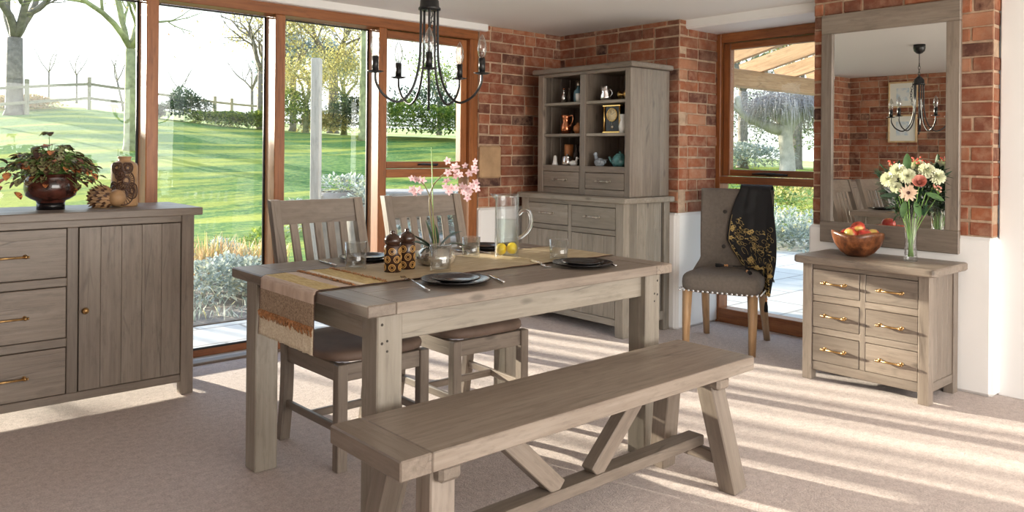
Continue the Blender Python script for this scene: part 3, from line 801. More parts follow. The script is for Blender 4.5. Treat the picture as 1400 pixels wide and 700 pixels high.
def shell(u, v):
    # wrap around: v 0..1 ring = front then back
    if u <= .5: return backf(u * 2, v)
    uu = 1 - (u - .5) * 2; p = backf(uu, v); ed = 1 - abs(uu - .5) * 2
    return V(p.x, .165 + .10 * v + .02 * v * v + .07 * min(1, ed * 6) ** .5 - .04 * (1 - min(1, ed * 6)) * 1.0, p.z)
m = MB(); nu, nv = 64, 30
vs = [shell(i / nu, j / nv) for i in range(nu) for j in range(nv + 1)]
fs = [[i * (nv + 1) + j, ((i + 1) % nu) * (nv + 1) + j, ((i + 1) % nu) * (nv + 1) + j + 1, i * (nv + 1) + j + 1] for i in range(nu) for j in range(nv)]
m.add(vs, fs, None, .5, 0, True)
# rounded top cap: bridge front and back rows
top = [i * (nv + 1) + nv for i in range(nu)]; half = nu // 2
capv = []; 
o = len(m.v); rows = 5
for i in range(half + 1):
    a = vs[top[i]]; b = vs[top[(nu - i) % nu]]
    for k in range(1, rows):
        t_ = k / rows; p = a.lerp(b, t_); capv.append(V(p.x, p.y, p.z + .022 * math.sin(PI * t_)))
m.v += []; m.add(capv, [], None, .5, 0, True)
def ci(i, k):
    if k == 0: return top[i]
    if k == rows: return top[(nu - i) % nu]
    return o + i * (rows - 1) + k - 1
for i in range(half):
    for k in range(rows): m.f.append([ci(i, k), ci(i + 1, k), ci(i + 1, k + 1), ci(i, k + 1)]); m.m.append(0); m.sm.append(True)
m.build('backrest', 'linen', uc)
for (bu, bv) in ((.32, .35), (.68, .35), (.5, .55), (.32, .76), (.68, .76)):
    p = backf(bu, bv); q = MB(); q.ball((p.x, p.y - .003, p.z), (.014, .008, .014)); q.build('button', 'button', uc)
q = MB(); q.ball((0, 0, 0), (.0078, .005, .0078), n=8); nail0 = q.build('nail_head', 'steel', uc)
NP = [(-.232 + .464 * i / 16, -.247 + .006 * abs((-.232 + .464 * i / 16) / .232) ** 6) for i in range(17)] + [(s_ * (.247 - i * .0017), -.235 + i * .033) for s_ in (-1, 1) for i in range(1, 13)]
for i, (nx_, ny_) in enumerate(NP):
    o = nail0 if i == 0 else nail0.copy()
    if i: COL.objects.link(o)
    o.location = (nx_, ny_, .364); o.rotation_euler = (0, 0, 0 if i < 17 else PI / 2)
for s in (-1, 1):
    l = MB(); l.tube([(s * .196, -.195, .36), (s * .199, -.20, .2), (s * .199, -.213, .0)], [.032, .027, .021], 4); l.build('front_leg', 'legwood', uc)
    l = MB(); l.tube([(s * .18, .165, .36), (s * .186, .20, .2), (s * .195, .265, .0)], [.028, .025, .020], 4); l.build('rear_leg', 'legwood', uc)

# shawl
sh = thing('shawl', 'black fringed shawl embroidered with gold flowers, hung over the linen chair', 'shawl', UC, UR)
def cloth_pt(u, v):
    """u across (0 inner edge .. 1 outer edge), v 0 behind top .. 1 tip"""
    wv = .010 * math.sin(u * 9 + v * 3) + .006 * math.sin(u * 17 - v * 5)
    x0, x1 = .015, .212
    if v < .12:                              # behind the back
        t = v / .12; x = x0 + (x1 - x0) * u
        return V(x, .37 - .01 * t, .80 + .165 * t)
    if v < .18:
        t = (v - .12) / .06; x = x0 + (x1 - x0) * u
        return V(x, .36 - .105 * t, .965 + .028 * math.sin(PI * t) + .004)
    t = (v - .18) / .82
    # front hang; fans out wider and swings over the seat side
    z = .965 - .60 * t + .10 * (1 - u) * t * 1.1 - .06 * t * t * u
    zz = max(z, 0)
    xl = x0 - .14 * t * (1.25 - t) * 1.2; xr = x1 + .065 * math.sin(min(1, t * 1.2) * PI * .62)
    x = xl + (xr - xl) * u
    if t > .66:                              # converge to the hanging tip on the outer side
        q = (t - .66) / .34; x = x + (.262 - x) * q * .82
        z = z + (.335 - z) * q * .9
    vb = (min(z, .945) - .40) / .545
    ub = min(max(.5 + x / .47, 0), 1)
    p = backf(ub, max(vb, 0)); y = p.y - .016 - abs(wv) * .8
    if vb < .2:
        y -= (0.2 - vb) * .28
    if x > .20: y -= 0.02 * min(1, (x - .2) * 20)
    return V(x, y + wv * .4, max(z, .487 if x < .215 else 0))
m = MB(); nu, nv = 30, 60
front = [cloth_pt(i / nu, j / nv) for i in range(nu + 1) for j in range(nv + 1)]
bk = [p + V(0, .004, -.001) for p in front]
N0 = len(front); fs = []
idf = lambda i, j: i * (nv + 1) + j
for i in range(nu):
    for j in range(nv):
        fs.append([idf(i, j), idf(i + 1, j), idf(i + 1, j + 1), idf(i, j + 1)]); fs.append([N0 + idf(i, j + 1), N0 + idf(i + 1, j + 1), N0 + idf(i + 1, j), N0 + idf(i, j)])
for i in range(nu):
    for j in (0, nv): fs.append([idf(i, j), idf(i + 1, j), N0 + idf(i + 1, j), N0 + idf(i, j)])
for j in range(nv):
    for i in (0, nu): fs.append([idf(i, j), idf(i, j + 1), N0 + idf(i, j + 1), N0 + idf(i, j)])
m.add(front + bk, fs, None, .5, 0, True); m.build('cloth', 'black_cloth', sh)
rs = random.Random(3); m = MB()
def on(u, v): return cloth_pt(min(max(u, .02), .98), min(v, .985)) + V(0, -.004, 0)
for k in range(120):
    v = .50 + .44 * rs.random(); u = .06 + .88 * rs.random()
    if v < .56 and u > .35 and rs.random() < .8: continue
    rr = .018 + .014 * rs.random(); a0 = rs.random() * 6.28; sgn = rs.choice((-1, 1)); pts = []
    for i in range(14):
        t = i / 13; r_ = rr * (1 - .8 * t); a = a0 + sgn * t * 5.2
        pts.append(on(u + r_ * math.cos(a) * 2.6 , v + r_ * math.sin(a) * .95))
    m.tube(pts, .0010, 4)
for k in range(90):
    v = .47 + .48 * rs.random(); u = .05 + .9 * rs.random()
    if v < .56 and u > .35: continue
    p = on(u, v)
    if k % 5 == 0:
        for j in range(5):
            a = j * 2 * PI / 5; q = p + V(math.cos(a) * .009, 0, math.sin(a) * .009); m.ball(q, (.0065, .0012, .0065), n=6)
    else: m.ball(p, (.003 + .005 * rs.random(), .0012, .004), n=6)
for e in (.04,):
    m.tube([on(e, .45 + .5 * i / 20) for i in range(21)], .001, 4)
m.build('embroidery', 'thread', sh)
def tassel(top, down, L=.075):
    top = Vector(top); down = Vector(down).normalized(); q = MB(); a, b = basis(down)
    q.tube([top, top + down * .03], .0018, 6); q.ball(top + down * .035, .009, n=10, mi=1); q.tube([top + down * .044, top + down * .052], .007, 10, mi=1)
    for i in range(26):
        th = i * 2.4; r_ = .002 + .0085 * (i / 26) ** .5; d0 = a * math.cos(th) + b * math.sin(th)
        q.tube([top + down * .05 + d0 * r_ * .4, top + down * (.05 + L * .5) + d0 * r_, top + down * (.05 + L * U(.92, 1.05)) + d0 * r_ * 1.1], .0017, 5)
    return q
tip = cloth_pt(.55, 1.0)
tassel(tip + V(0, 0, .01), (0, 0, -1), .065).build('tassel', ['black_cloth', 'tassel_band'], sh)
tassel((.135, -.10, .492), (.5, -1, -.02), .055).build('tassel', ['black_cloth', 'tassel_band'], sh)
tassel((.02, .06, .492), (-1, -.25, -.02), .055).build('tassel', ['black_cloth', 'tassel_band'], sh)
m = MB(); m.tube(smooth_path([(.14, .11, .50), (.10, .06, .489), (.14, -.03, .486), (.135, -.10, .490)]), .006, 6, squash=.5); m.tube(smooth_path([(.12, .11, .50), (.07, .085, .489), (.02, .06, .489)]), .006, 6, squash=.5)
m.build('corner_cord', 'black_cloth', sh)

# ------------------------------------------------------------------ wall mirror
mi_ = thing('wall_mirror', 'tall rectangular mirror in a flat grey wooden frame, on the brick pier', 'mirror', (4.392, 1.88, .697), -PI / 2)
f = MB(); w, hh = .37, 1.30
f.bx(-w, w, -.028, 0, hh - .11, hh, b=.004, grain=0); f.bx(-w, w, -.028, 0, 0, .118, b=.004, grain=0)
for s in (-1, 1): f.bx(s * w - (.068 if s > 0 else 0), s * w + (0 if s > 0 else .068), -.028, 0, .118, hh - .11, b=.004, grain=2)
f.build('frame', 'greywood', mi_)
g = MB(); g.bx(-w + .064, w - .064, -.014, -.008, .114, hh - .106, b=.0002); g.build('mirror_glass', 'silver', mi_)

# pictures on the brick wall reflected in the mirror
for z0, z1, lab in ((1.735, 2.03, 'pale framed watercolour print, upper of the pair reflected in the mirror'), (1.34, 1.655, 'pale framed watercolour print, lower of the pair reflected in the mirror')):
    t = thing('framed_picture', lab, 'picture', (-.535, 3.81, z0), PI / 2, 'framed prints on the brick wall')
    hw_, H_ = .15, z1 - z0; f = MB()
    for s in (-1, 1): f.bx(s * hw_ - .009, s * hw_ + .009, -.02, 0, 0, H_, b=.002)
    f.bx(-hw_, hw_, -.02, 0, 0, .018, b=.002); f.bx(-hw_, hw_, -.02, 0, H_ - .018, H_, b=.002); f.build('frame', 'picframe', t)
    f = MB(); f.bx(-hw_, hw_, -.008, -.001, .005, H_ - .005, b=.0005); f.build('mount', 'mount', t)
    f = MB(); f.bx(-.07, .07, -.0095, -.007, H_ * .25, H_ * .75, b=.0005); f.build('print', 'print', t)

# ------------------------------------------------------------------ chandelier
cd = thing('chandelier', 'black iron five-arm candle chandelier hanging above the table', 'chandelier', (1.91, 2.68, ZC), math.radians(234.4))
m = MB(); m.lathe([(.0001, 0), (.045, 0), (.046, -.03), (.040, -.055), (.022, -.072), (.006, -.078), (.0001, -.078)], n=24); m.build('ceiling_rose', 'black_metal', cd)
m = MB(); z = -.078
m.tube([(0, 0, z), (0, 0, -.17)], .003)
for i in range(5):
    zz = -.165 - i * .026; ax = V(1, 0, 0) if i % 2 else V(0, 1, 0)
    m.tube([V(0, 0, zz) + ax * (.008 * math.cos(a)) + V(0, 0, .017 * math.sin(a)) for a in [j * PI / 5 for j in range(10)]], .0022, 6, closed=True)
m.build('chain', 'black_metal', cd)
m = MB(); m.lathe([(.0001, .0), (.012, .0), (.024, -.012), (.038, -.03), (.040, -.055), (.046, -.060), (.046, -.068), (.0001, -.068)], (0, 0, -.262), 20)
m.tube([(0, 0, -.32), (0, 0, -.735)], .004); m.ball((0, 0, -.735), .007); m.build('hub', 'black_metal', cd)
m = MB()
# loose spare chain looped at the side
for i in range(11):
    t_ = i / 10; c = V(-.035 - .03 * math.sin(t_ * PI * .8), .03 * t_, -.30 - .20 * t_); ax = V(1, 0, 0) if i % 2 else V(0, 1, 0)
    m.tube([c + ax * (.0075 * math.cos(a)) + V(0, 0, .015 * math.sin(a)) for a in [j * PI / 5 for j in range(10)]], .002, 6, closed=True)
m.build('spare_chain', 'black_metal', cd)
Rr = .225
for i in range(5):
    a = i * 2 * PI / 5; d = V(math.cos(a), math.sin(a), 0)
    path = smooth_path([d * .036 + V(0, 0, -.325), d * .037 + V(0, 0, -.45), d * .043 + V(0, 0, -.56), d * .072 + V(0, 0, -.66), d * .125 + V(0, 0, -.712), d * .185 + V(0, 0, -.69), d * .220 + V(0, 0, -.64), d * Rr + V(0, 0, -.597)], 6)
    m = MB(); m.tube(path, .0052, 8); arm = m.build('arm', 'black_metal', cd)
    c = d * Rr
    m = MB(); m.lathe([(.0001, -.600), (.020, -.598), (.032, -.594), (.034, -.592), (.020, -.594), (.0001, -.595)], (c.x, c.y, 0), 24); m.build('drip_pan', 'black_metal', arm)
    m = MB(); m.lathe([(.0001, -.594), (.0135, -.594), (.0135, -.532), (.0001, -.532)], (c.x, c.y, 0), 20); m.build('candle_sleeve', 'black_metal', arm)
    if True:
        m = MB(); m.lathe([(.009, -.532), (.0155, -.518), (.0190, -.496), (.0175, -.474), (.011, -.452), (.004, -.438), (.0001, -.434)], (c.x, c.y, 0), 20); m.build('bulb', 'bulb', arm)
        m = MB(); m.tube([(c.x - .003, c.y, -.532), (c.x - .004, c.y, -.505), (c.x, c.y, -.498), (c.x + .004, c.y, -.505), (c.x + .003, c.y, -.532)], .0008, 5); m.build('filament', 'steel', arm)

# ------------------------------------------------------------------ table runner
rn = thing('table_runner', 'gold and taupe silk table runner hanging over the left end of the table', 'table runner', (0, 0, 0))
y0, y1 = 2.262, 2.655
EX = 1.195
def run_pt(u, v):
    """u across 0..1 , v metres from the hanging hem"""
    D = .195
    y = y0 + (y1 - y0) * u
    wob = .0035 * math.sin(u * 30) + .002 * math.sin(u * 61 + 1)
    if v < D:
        return V(EX - .008 - abs(wob) * (1 - v / D) * 1.6 - .003, y, TZ - D + v - .004)
    if v < D + .02:
        t = (v - D) / .02; return V(EX - .010 + .016 * t, y, TZ - .004 + .0075 * math.sin(t * PI / 2))
    x = EX + (v - D - .02) + .006
    return V(x, y, TZ + .0035 + .0006 * math.sin(x * 60 + u * 7))
TOT = .195 + .02 + 1.385
bands = [(0, .085, 3), (.085, .155, 1), (.155, .215, 2), (.215, .285, 0), (.285, .335, 2), (.335, .36, 1), (.36, .385, 3), (.385, .47, 0), (.47, 9, 4)]
def bandm(u, v):
    vv = u * TOT
    for a, b, k in bands:
        if a <= vv < b: return k
    return 4
m = MB(); nu, nv = 150, 26
m.grid(lambda a, b: run_pt(b, a * TOT), nu, nv, mfn=bandm)
for e_ in (.0, 1.0):
    q = MB(); q.tube([run_pt(e_, TOT * i / 120) + V(-.001 if i < 15 else 0, 0, .0012) for i in range(121)], .0016, 5); q.build('edge_piping', 'dark_line', rn)
rb = m.build('cloth', ['run_gold', 'run_taupe', 'run_pink', 'run_cream', 'run_main'], rn)
sol = rb.modifiers.new('thick', 'SOLIDIFY'); sol.thickness = .0018; sol.offset = 1
for vv, n, L in ((.088, 260, .020), (.345, 90, .010), (.465, 70, .008)):
    m = MB()
    for i in range(n):
        u = (i + R()) / n; p = run_pt(u, vv); q = run_pt(min(1, u + U(-.02, .02)), vv - L * U(.4, 1.6))
        nrm = V(-1, 0, 0) if vv < .19 else V(0, 0, 1)
        m.tube([p + nrm * .002, (p + q) / 2 + nrm * U(.004, .010), q + nrm * .003], U(.0008, .0016), 4)
    m.build('fringe', 'fringe', rn)

# ------------------------------------------------------------------ tableware
def plate_mb(r, h=.016):
    m = MB(); m.lathe([(.0001, .003), (r * .60, .003), (r * .66, .005), (r * .95, h - .001), (r, h), (r, h - .003), (r * .95, h - .006), (r * .66, 0), (.0001, 0)], n=48); return m
PL = [((1.70, 2.79), 'behind the short tumbler at the left end'), ((2.30, 2.79), 'at the far side by the glass jug'), ((1.635, 2.128), 'at the near side before the orchid'), ((2.262, 2.135), 'at the near right corner')]
dp = plate_mb(.118); sp = plate_mb(.083, .013)
P0 = dp.build('dinner_plate', 'black_glaze'); S0 = sp.build('side_plate', 'black_glaze')
for i, ((x, y), w) in enumerate(PL):
    a, b = (P0, S0) if i == 0 else (P0.copy(), S0.copy())
    if i: COL.objects.link(a); COL.objects.link(b)
    zz = TZ + .0015 + (.0035 if False else 0)
    put(a, (x, y, zz)); put(b, (x, y, zz + .0065)); 
    tag(a, 'large glossy black plate ' + w, 'plate', 'large black plates'); tag(b, 'small glossy black plate on the large one ' + w, 'plate', 'small black plates')
def tumbler(x, y, lab, h=.088, r=.040):
    t = tag(MB().lathe([(.0001, 0), (r * .88, 0), (r * .93, .004), (r, h), (r - .0022, h + .0005), (r * .93 - .0035, .014), (.0001, .012)], n=32).build('tumbler', 'glass'), lab, 'drinking glass', 'clear tumblers on the table')
    return put(t, (x, y, TZ + .002))
tumbler(1.512, 2.575, 'clear glass tumbler in front of the far left place setting', .104, .041)
tumbler(1.730, 2.345, 'clear glass tumbler in front of the orchid bowl, nearest the viewer', .100, .040)
tumbler(2.052, 2.570, 'clear glass tumbler between the orchid bowl and the glass jug', .088, .038)
tumbler(2.295, 2.300, 'clear glass tumbler behind the near right place setting', .086, .039)

def fork(lab, a, b, mat='steel', bone=False):
    """a = tine tip, b = handle end (x,y)"""
    a = V(*a, 0); b = V(*b, 0); d = (b - a).normalized(); s = V(-d.y, d.x, 0); L = (b - a).length; m = MB()
    z = V(0, 0, 1)
    for k in (-1.5, -.5, .5, 1.5):
        m.tube([a + s * k * .0045 + z * .006, a + d * .025 + s * k * .0052 + z * .002, a + d * .048 + s * k * .0045 + z * .003], .0014, 5)
    m.tube([a + d * .045 + z * .003, a + d * .058 + z * .004, a + d * .075 + z * .009], [.009, .008, .003], 8, squash=.35)
    m.tube([a + d * .072 + z * .009, a + d * .11 + z * .010, a + d * (L * .85) + z * .005, b + z * .004], [.0028, .0026, .0052, .0045], 8, squash=.5)
    o = bpy.data.objects.new('fork', None); COL.objects.link(o); o.location = (0, 0, TZ + .0015); tag(o, lab, 'fork', 'forks')
    m.build('tines_and_neck', mat, o)
    if bone: q = MB(); q.tube([a + d * (L * .55) + z * .006, b + z * .006], [.0052, .0068], 8, squash=.7); q.build('handle', 'bone', o)
    return o
def knife(lab, a, b, mat='steel'):
    """a = blade tip, b = handle end"""
    a = V(*a, 0); b = V(*b, 0); d = (b - a).normalized(); s = V(-d.y, d.x, 0); m = MB(); z = V(0, 0, 1)
    m.tube([a + z * .002, a + d * .03 + z * .003, a + d * .11 + z * .004, a + d * .125 + z * .004], [.002, .008, .0085, .004], 8, squash=.15)
    m.tube([a + d * .12 + z * .004, a + d * .14 + z * .005, b + z * .005], [.004, .0050, .0062], 8, squash=.6)
    o = m.build('knife', mat); o.location = (0, 0, TZ + .0015); return tag(o, lab, 'knife', 'table knives')
knife('steel table knife at the far left edge of the table', (1.532, 2.90), (1.50, 2.70))
fork('steel fork on the napkin beside the far left plates', (1.79, 2.83), (1.83, 2.665))
fork('steel fork left of the near left plates, tines toward the runner', (1.548, 2.320), (1.462, 2.04))
knife('slim dark knife right of the near left plates', (1.83, 2.19), (1.745, 2.01))
fork('steel fork with bone handle end left of the near right plates', (2.112, 2.17), (2.178, 2.335), bone=True)
knife('slim steel knife right of the near right plates', (2.41, 2.19), (2.338, 2.03))
knife('steel knife beyond the glass jug, beside the far right plates', (2.44, 2.82), (2.40, 2.66))
fork('steel fork between the tumbler and the far right plates', (2.15, 2.80), (2.20, 2.62))
m = MB()
m.grid(lambda u, v: V(1.765 + .105 * u, 2.70 + .15 * v, TZ + .004 + .006 * abs(math.sin(u * 9)) * v), 16, 8); o = m.build('napkin', 'napkin'); so = o.modifiers.new('t', 'SOLIDIFY'); so.thickness = .002
tag(o, 'folded pale blue napkin beside the far left plates', 'napkin')

# pepper mills with ring pattern
def mill(x, y, lab, rz):
    t = thing('pepper_mill', lab, 'pepper mill', (x, y, TZ + .005), rz, 'brown ringed mills')
    r = .0295
    m = MB(); m.lathe([(.0001, 0), (r, 0), (r, .094), (r - .002, .097), (.0001, .097)], n=32); m.build('body', 'mill', t)
    m = MB(); m.lathe([(r - .006, .097), (r - .004, .100), (r + .0005, .108), (r, .120), (r * .80, .129), (r * .45, .136), (.007, .139), (.009, .144), (.006, .149), (.0001, .150)], n=32); m.build('cap', 'mill', t)
    m = MB()
    for row in range(3):
        for k in range(5):
            a0 = (k + .5 * (row % 2)) * 2 * PI / 5; z0 = .018 + row * .029
            for rr in (.0118, .0066):
                pts = []
                for j in range(18):
                    an = j * 2 * PI / 18; aa = a0 + rr * math.cos(an) / r; pts.append(((r + .0004) * math.cos(aa), (r + .0004) * math.sin(aa), z0 + rr * math.sin(an)))
                m.tube(pts, (.0013 if rr > .01 else .0008), 5, closed=True)
    m.build('ring_pattern', 'ochre_line', t)
mill(1.585, 2.440, 'brown pepper mill with ochre rings, left of the pair', .3)
mill(1.668, 2.470, 'brown pepper mill with ochre rings, right of the pair beside the orchid', 1.1)

# orchid in a silvered bowl
OB = (1.815, 2.49)
ob = tag(MB().lathe([(.0001, 0), (.050, 0), (.070, .012), (.076, .030), (.070, .050), (.052, .066), (.048, .068), (.050, .060), (.066, .046), (.070, .030), (.06, .012), (.0001, .008)], n=40).build('glass_bowl', 'crackle'), 'round silvered glass bowl holding the orchid on the runner', 'bowl')
put(ob, (*OB, TZ + .004))
oc = thing('orchid', 'pink orchid with two flowering stems growing from the silvered bowl', 'orchid', (*OB, TZ + .004))
m = MB(); m.ball((0, 0, .050), (.050, .050, .014), jit=.08, n=16); m.build('moss', 'leafdark', oc)
m = MB()
for dx, dy, L, w, dr_ in ((-.72, .55, .15, .042, .42), (.75, -.55, .14, .042, .5), (-.8, .1, .13, .038, .1), (.45, -.2, .16, .034, .35), (-.15, .2, .11, .032, -.1), (.3, .5, .10, .03, -.2)):
    m.leaf((dx * .012, dy * .012, .058), V(dx, dy, .62), L, w, dr_, n=6)
m.build('leaves', 'leafdark', oc)
m = MB()
s1 = smooth_path([(0, 0, .05), (-.012, .010, .14), (-.020, .018, .24), (-.010, .004, .31), (.030, -.040, .365), (.065, -.075, .375)], 6)
s2 = smooth_path([(.005, 0, .05), (-.005, .004, .15), (-.018, .012, .25), (-.035, .035, .31), (-.050, .055, .325)], 6)
m.tube(s1, .0026, 6); m.tube(s2, .0022, 6); m.build('stem', 'brownstem', oc)
m = MB(); m.tube([(-.006, .006, .04), (-.016, .012, .455)], .0018, 6); m.build('support_cane', 'stem', oc)
camd = V(-OB[0], -OB[1], CH - 1.0).normalized()
def orchid_flower(c, s, rs):
    f_ = (camd + V(rs.uniform(-.6, .6), rs.uniform(-.6, .6), rs.uniform(-.5, .5))).normalized(); a, b = basis(f_); m = MB(); c = Vector(c)
    r0 = rs.random() * 1.2
    for k in range(5):
        th = r0 + k * 2 * PI / 5; d = a * math.cos(th) + b * math.sin(th)
        m.leaf(c, d + f_ * .15, s, s * .62, 0, up=f_, fold=.08, n=4)
    m.tube([c, c + f_ * s * .25 - b * s * .15], [s * .12, s * .05], 6, mi=1)
    return m
rs = random.Random(5)
fl = []
ctr = V(.062, -.070, .355)
for k in range(24):
    p = ctr + V(1, -1, 0).normalized() * rs.uniform(-.055, .06) + V(1, 1, 0).normalized() * rs.uniform(-.03, .03) + V(0, 0, rs.uniform(-.075, .055))
    fl.append(p)
for k in range(4): fl.append(V(.085, -.10, .27) + V(1, -1, 0).normalized() * rs.uniform(-.03, .03) + V(0, 0, rs.uniform(-.03, .03)))
for k in range(7): fl.append(V(-.050, .055, .305) + V(1, -1, 0).normalized() * rs.uniform(-.025, .03) + V(0, 0, rs.uniform(-.04, .03)))
for p in fl: orchid_flower(p, rs.uniform(.014, .019), rs).build('flower', ['orchid', 'orchidc'], oc)

# jug of water
JX = (2.165, 2.475)
jg = thing('glass_jug', 'tall clear glass jug with handle, half full of water, on the runner', 'jug', (*JX, TZ + .0045), math.radians(-41.5))
r = .049; H_ = .262
m = MB(); m.lathe([(.0001, 0), (r, 0), (r + .001, .004), (r, H_ - .01), (r + .002, H_), (r - .001, H_ + .001), (r - .003, H_ - .01), (r - .003, .014), (.0001, .012)], n=40)
m.build('body', 'glass', jg)
m = MB(); m.tube(smooth_path([(r - .002, 0, .178), (r + .018, 0, .196), (r + .042, 0, .192), (r + .052, 0, .155), (r + .042, 0, .118), (r + .018, 0, .092), (r - .001, 0, .082)], 6), [.008] * 36 + [.007], 10); m.build('handle', 'solid_glass', jg)
m = MB(); m.grid(lambda u, v: V(-(r - .002) - .022 * u * (1 - (2 * v - 1) ** 2), (r * .5) * (2 * v - 1) * (1 - .3 * u), H_ - .022 + .024 * u), 6, 8); o = m.build('spout', 'glass', jg); so = o.modifiers.new('t', 'SOLIDIFY'); so.thickness = .002
wt = MB(); wt.lathe([(.0001, .0125), (r - .0036, .0145), (r - .0036, .158), (.0001, .158)], n=40); wt = tag(wt.build('water', 'water'), 'clear water filling the lower half of the glass jug', 'water'); put(wt, (*JX, TZ + .0045))
for dx, dy, z, lab in ((-.015, .017, .040, 'left'), (.015, -.017, .044, 'right')):
    m = MB(); m.ball((0, 0, 0), (.027, .023, .024), n=16); o = m.build('lemon', 'lemon'); put(o, (JX[0] + dx, JX[1] + dy, TZ + z), (0, 0, .5)); tag(o, 'yellow lemon in the water at the bottom of the jug, %s one' % lab, 'lemon', 'lemons in the jug')

# ------------------------------------------------------------------ on the sideboard
SZ = .9135
pt = thing('plant_pot', 'dark brown glazed footed pot standing on the sideboard', 'plant pot', (.838, 4.17, SZ))
m = MB(); m.lathe([(.0001, 0), (.046, 0), (.047, .028), (.050, .036), (.066, .044), (.084, .058), (.090, .085), (.088, .12), (.083, .133), (.086, .148), (.080, .150), (.078, .133), (.082, .115), (.0001, .11)], n=40); m.build('body', 'brown_glaze', pt)
m = MB(); m.lathe([(.0001, -.0005), (.0475, -.0005), (.0475, .030), (.0001, .030)], n=40); m.build('foot', 'black_glaze', pt); pt.scale = (1.22, 1.22, 1.1)
bg = thing('begonia', 'bushy begonia with mottled leaves, a few orange, in the brown pot', 'plant', (.838, 4.17, SZ + .006)); bg.scale = (1.1, 1.1, 1.08)
rs = random.Random(11); st = MB(); lf = MB()
for k in range(420):
    th = rs.random() * 2 * PI; rr = rs.random() ** .6 * .165; z = .15 + .115 * (1 - (rr / .18) ** 2) * rs.uniform(.35, 1.1)
    if rs.random() < .2: z = .10 + rs.random() * .06; rr = rs.uniform(.10, .19)
    p = V(rr * math.cos(th), rr * math.sin(th) * .8, z)
    st.tube(bez((rs.uniform(-.02, .02), rs.uniform(-.02, .02), .11), (p.x * .2, p.y * .2, .17), (p.x * .7, p.y * .7, p.z + .03), p, 6), .0015, 4)
    d = V(math.cos(th) + rs.uniform(-.5, .5), math.sin(th) + rs.uniform(-.5, .5), rs.uniform(-.7, .3))
    s = rs.uniform(.017, .030); t_ = rs.random() * .78 if rs.random() < .9 else rs.uniform(.9, 1)
    lf.leaf(p, d, s * 1.3, s * 1.15, .3, t=t_, fold=.2, n=4)
for px_, z in ((-.01, .325), (.085, .225), (.125, .21), (.05, .27), (-.19, .21)):
    p = V(px_, 0, z); st.tube(bez((0, 0, .12), (0, 0, .2), (px_ * .8, 0, z - .03), p, 8), .0016, 5)
    for q in range(3): lf.leaf(p, (rs.uniform(-1, 1), rs.uniform(-1, .2), -.15), .036, .036, .3, t=rs.uniform(.0, .5), n=4)
for px_, z in ((-.17, .13), (-.19, .10), (-.14, .075), (.14, .15), (.10, .09), (-.165, .155), (-.01, .10)):
    lf.leaf(V(px_, -.06, z), (rs.uniform(-1, 1), -.5, -.4), .036, .034, .3, t=rs.uniform(.9, 1), n=4)
lf.build('leaves', 'begonia', bg); st.build('stems', 'stem', bg)

vs_ = thing('ceramic_bottle', 'tan ceramic bottle vase with dark sunburst discs, beside the brown plant pot', 'vase', (1.168, 4.215, SZ))
m = MB(); m.lathe([(.0001, 0), (.053, 0), (.056, .006), (.055, .155), (.050, .166), (.032, .174), (.026, .178), (.026, .186), (.030, .190), (.028, .193), (.022, .190), (.022, .178), (.0001, .172)], n=40); m.build('body', 'tan_ceramic', vs_)
m = MB(); dd = MB()
for az_, z0, rr in ((250, .050, .044), (262, .100, .036), (222, .150, .026), (268, .150, .022), (235, .125, .022), (205, .07, .025), (290, .06, .03)):
    a0 = math.radians(az_); n = V(math.cos(a0), math.sin(a0), 0); s = V(-n.y, n.x, 0); c = n * .0555 + V(0, 0, z0)
    def onr(al, q):
        ang = a0 + q * math.cos(al) / .056; return V(.0565 * math.cos(ang), .0565 * math.sin(ang), max(.004, min(.168, z0 + q * math.sin(al))))
    m.tube([onr(j * 2 * PI / 24, rr) for j in range(24)], .0026, 6, closed=True); m.tube([onr(j * 2 * PI / 16, rr * .38) for j in range(16)], .004, 6, closed=True)
    for j in range(22): al = j * 2 * PI / 22; m.tube([onr(al, rr * .42), onr(al, rr * .95)], .0016, 4)
m.build('sunburst_discs', 'dark_line', vs_); vs_.scale = (1.1, 1.1, 1.27)
m = MB()
# carved cone shape with scales
for i in range(15):
    u = i / 14
    for k in range(13):
        th = (k + .5 * (i % 2)) * 2 * PI / 13; rr = .030 * math.sin(PI * (.12 + u * .78)) ** .8
        c = V(-.055 + .075 * u, rr * math.cos(th), .033 + rr * math.sin(th))
        if c.z > .004: m.leaf(c + V(0, math.cos(th), math.sin(th)) * .003, V(-.8, .75 * math.cos(th), .75 * math.sin(th)), .026, .012, 0, up=V(0, math.cos(th), math.sin(th)), mi=0 if (i + k) % 3 else 1)
m.ball((-.012, 0, .033), (.046, .020, .020), n=20, mi=1); m.ball((.025, 0, .033), (.034, .031, .031), n=16)
o = m.build('carved_cone', ['tan_ceramic', 'dark_line']); put(o, (1.085, 4.150, SZ + .004), (0, 0, math.radians(-35))); tag(o, 'brown scaly carved cone lying beside the tan ceramic bottle', 'ornament'); o.scale = (1.25, 1.3, 1.3)

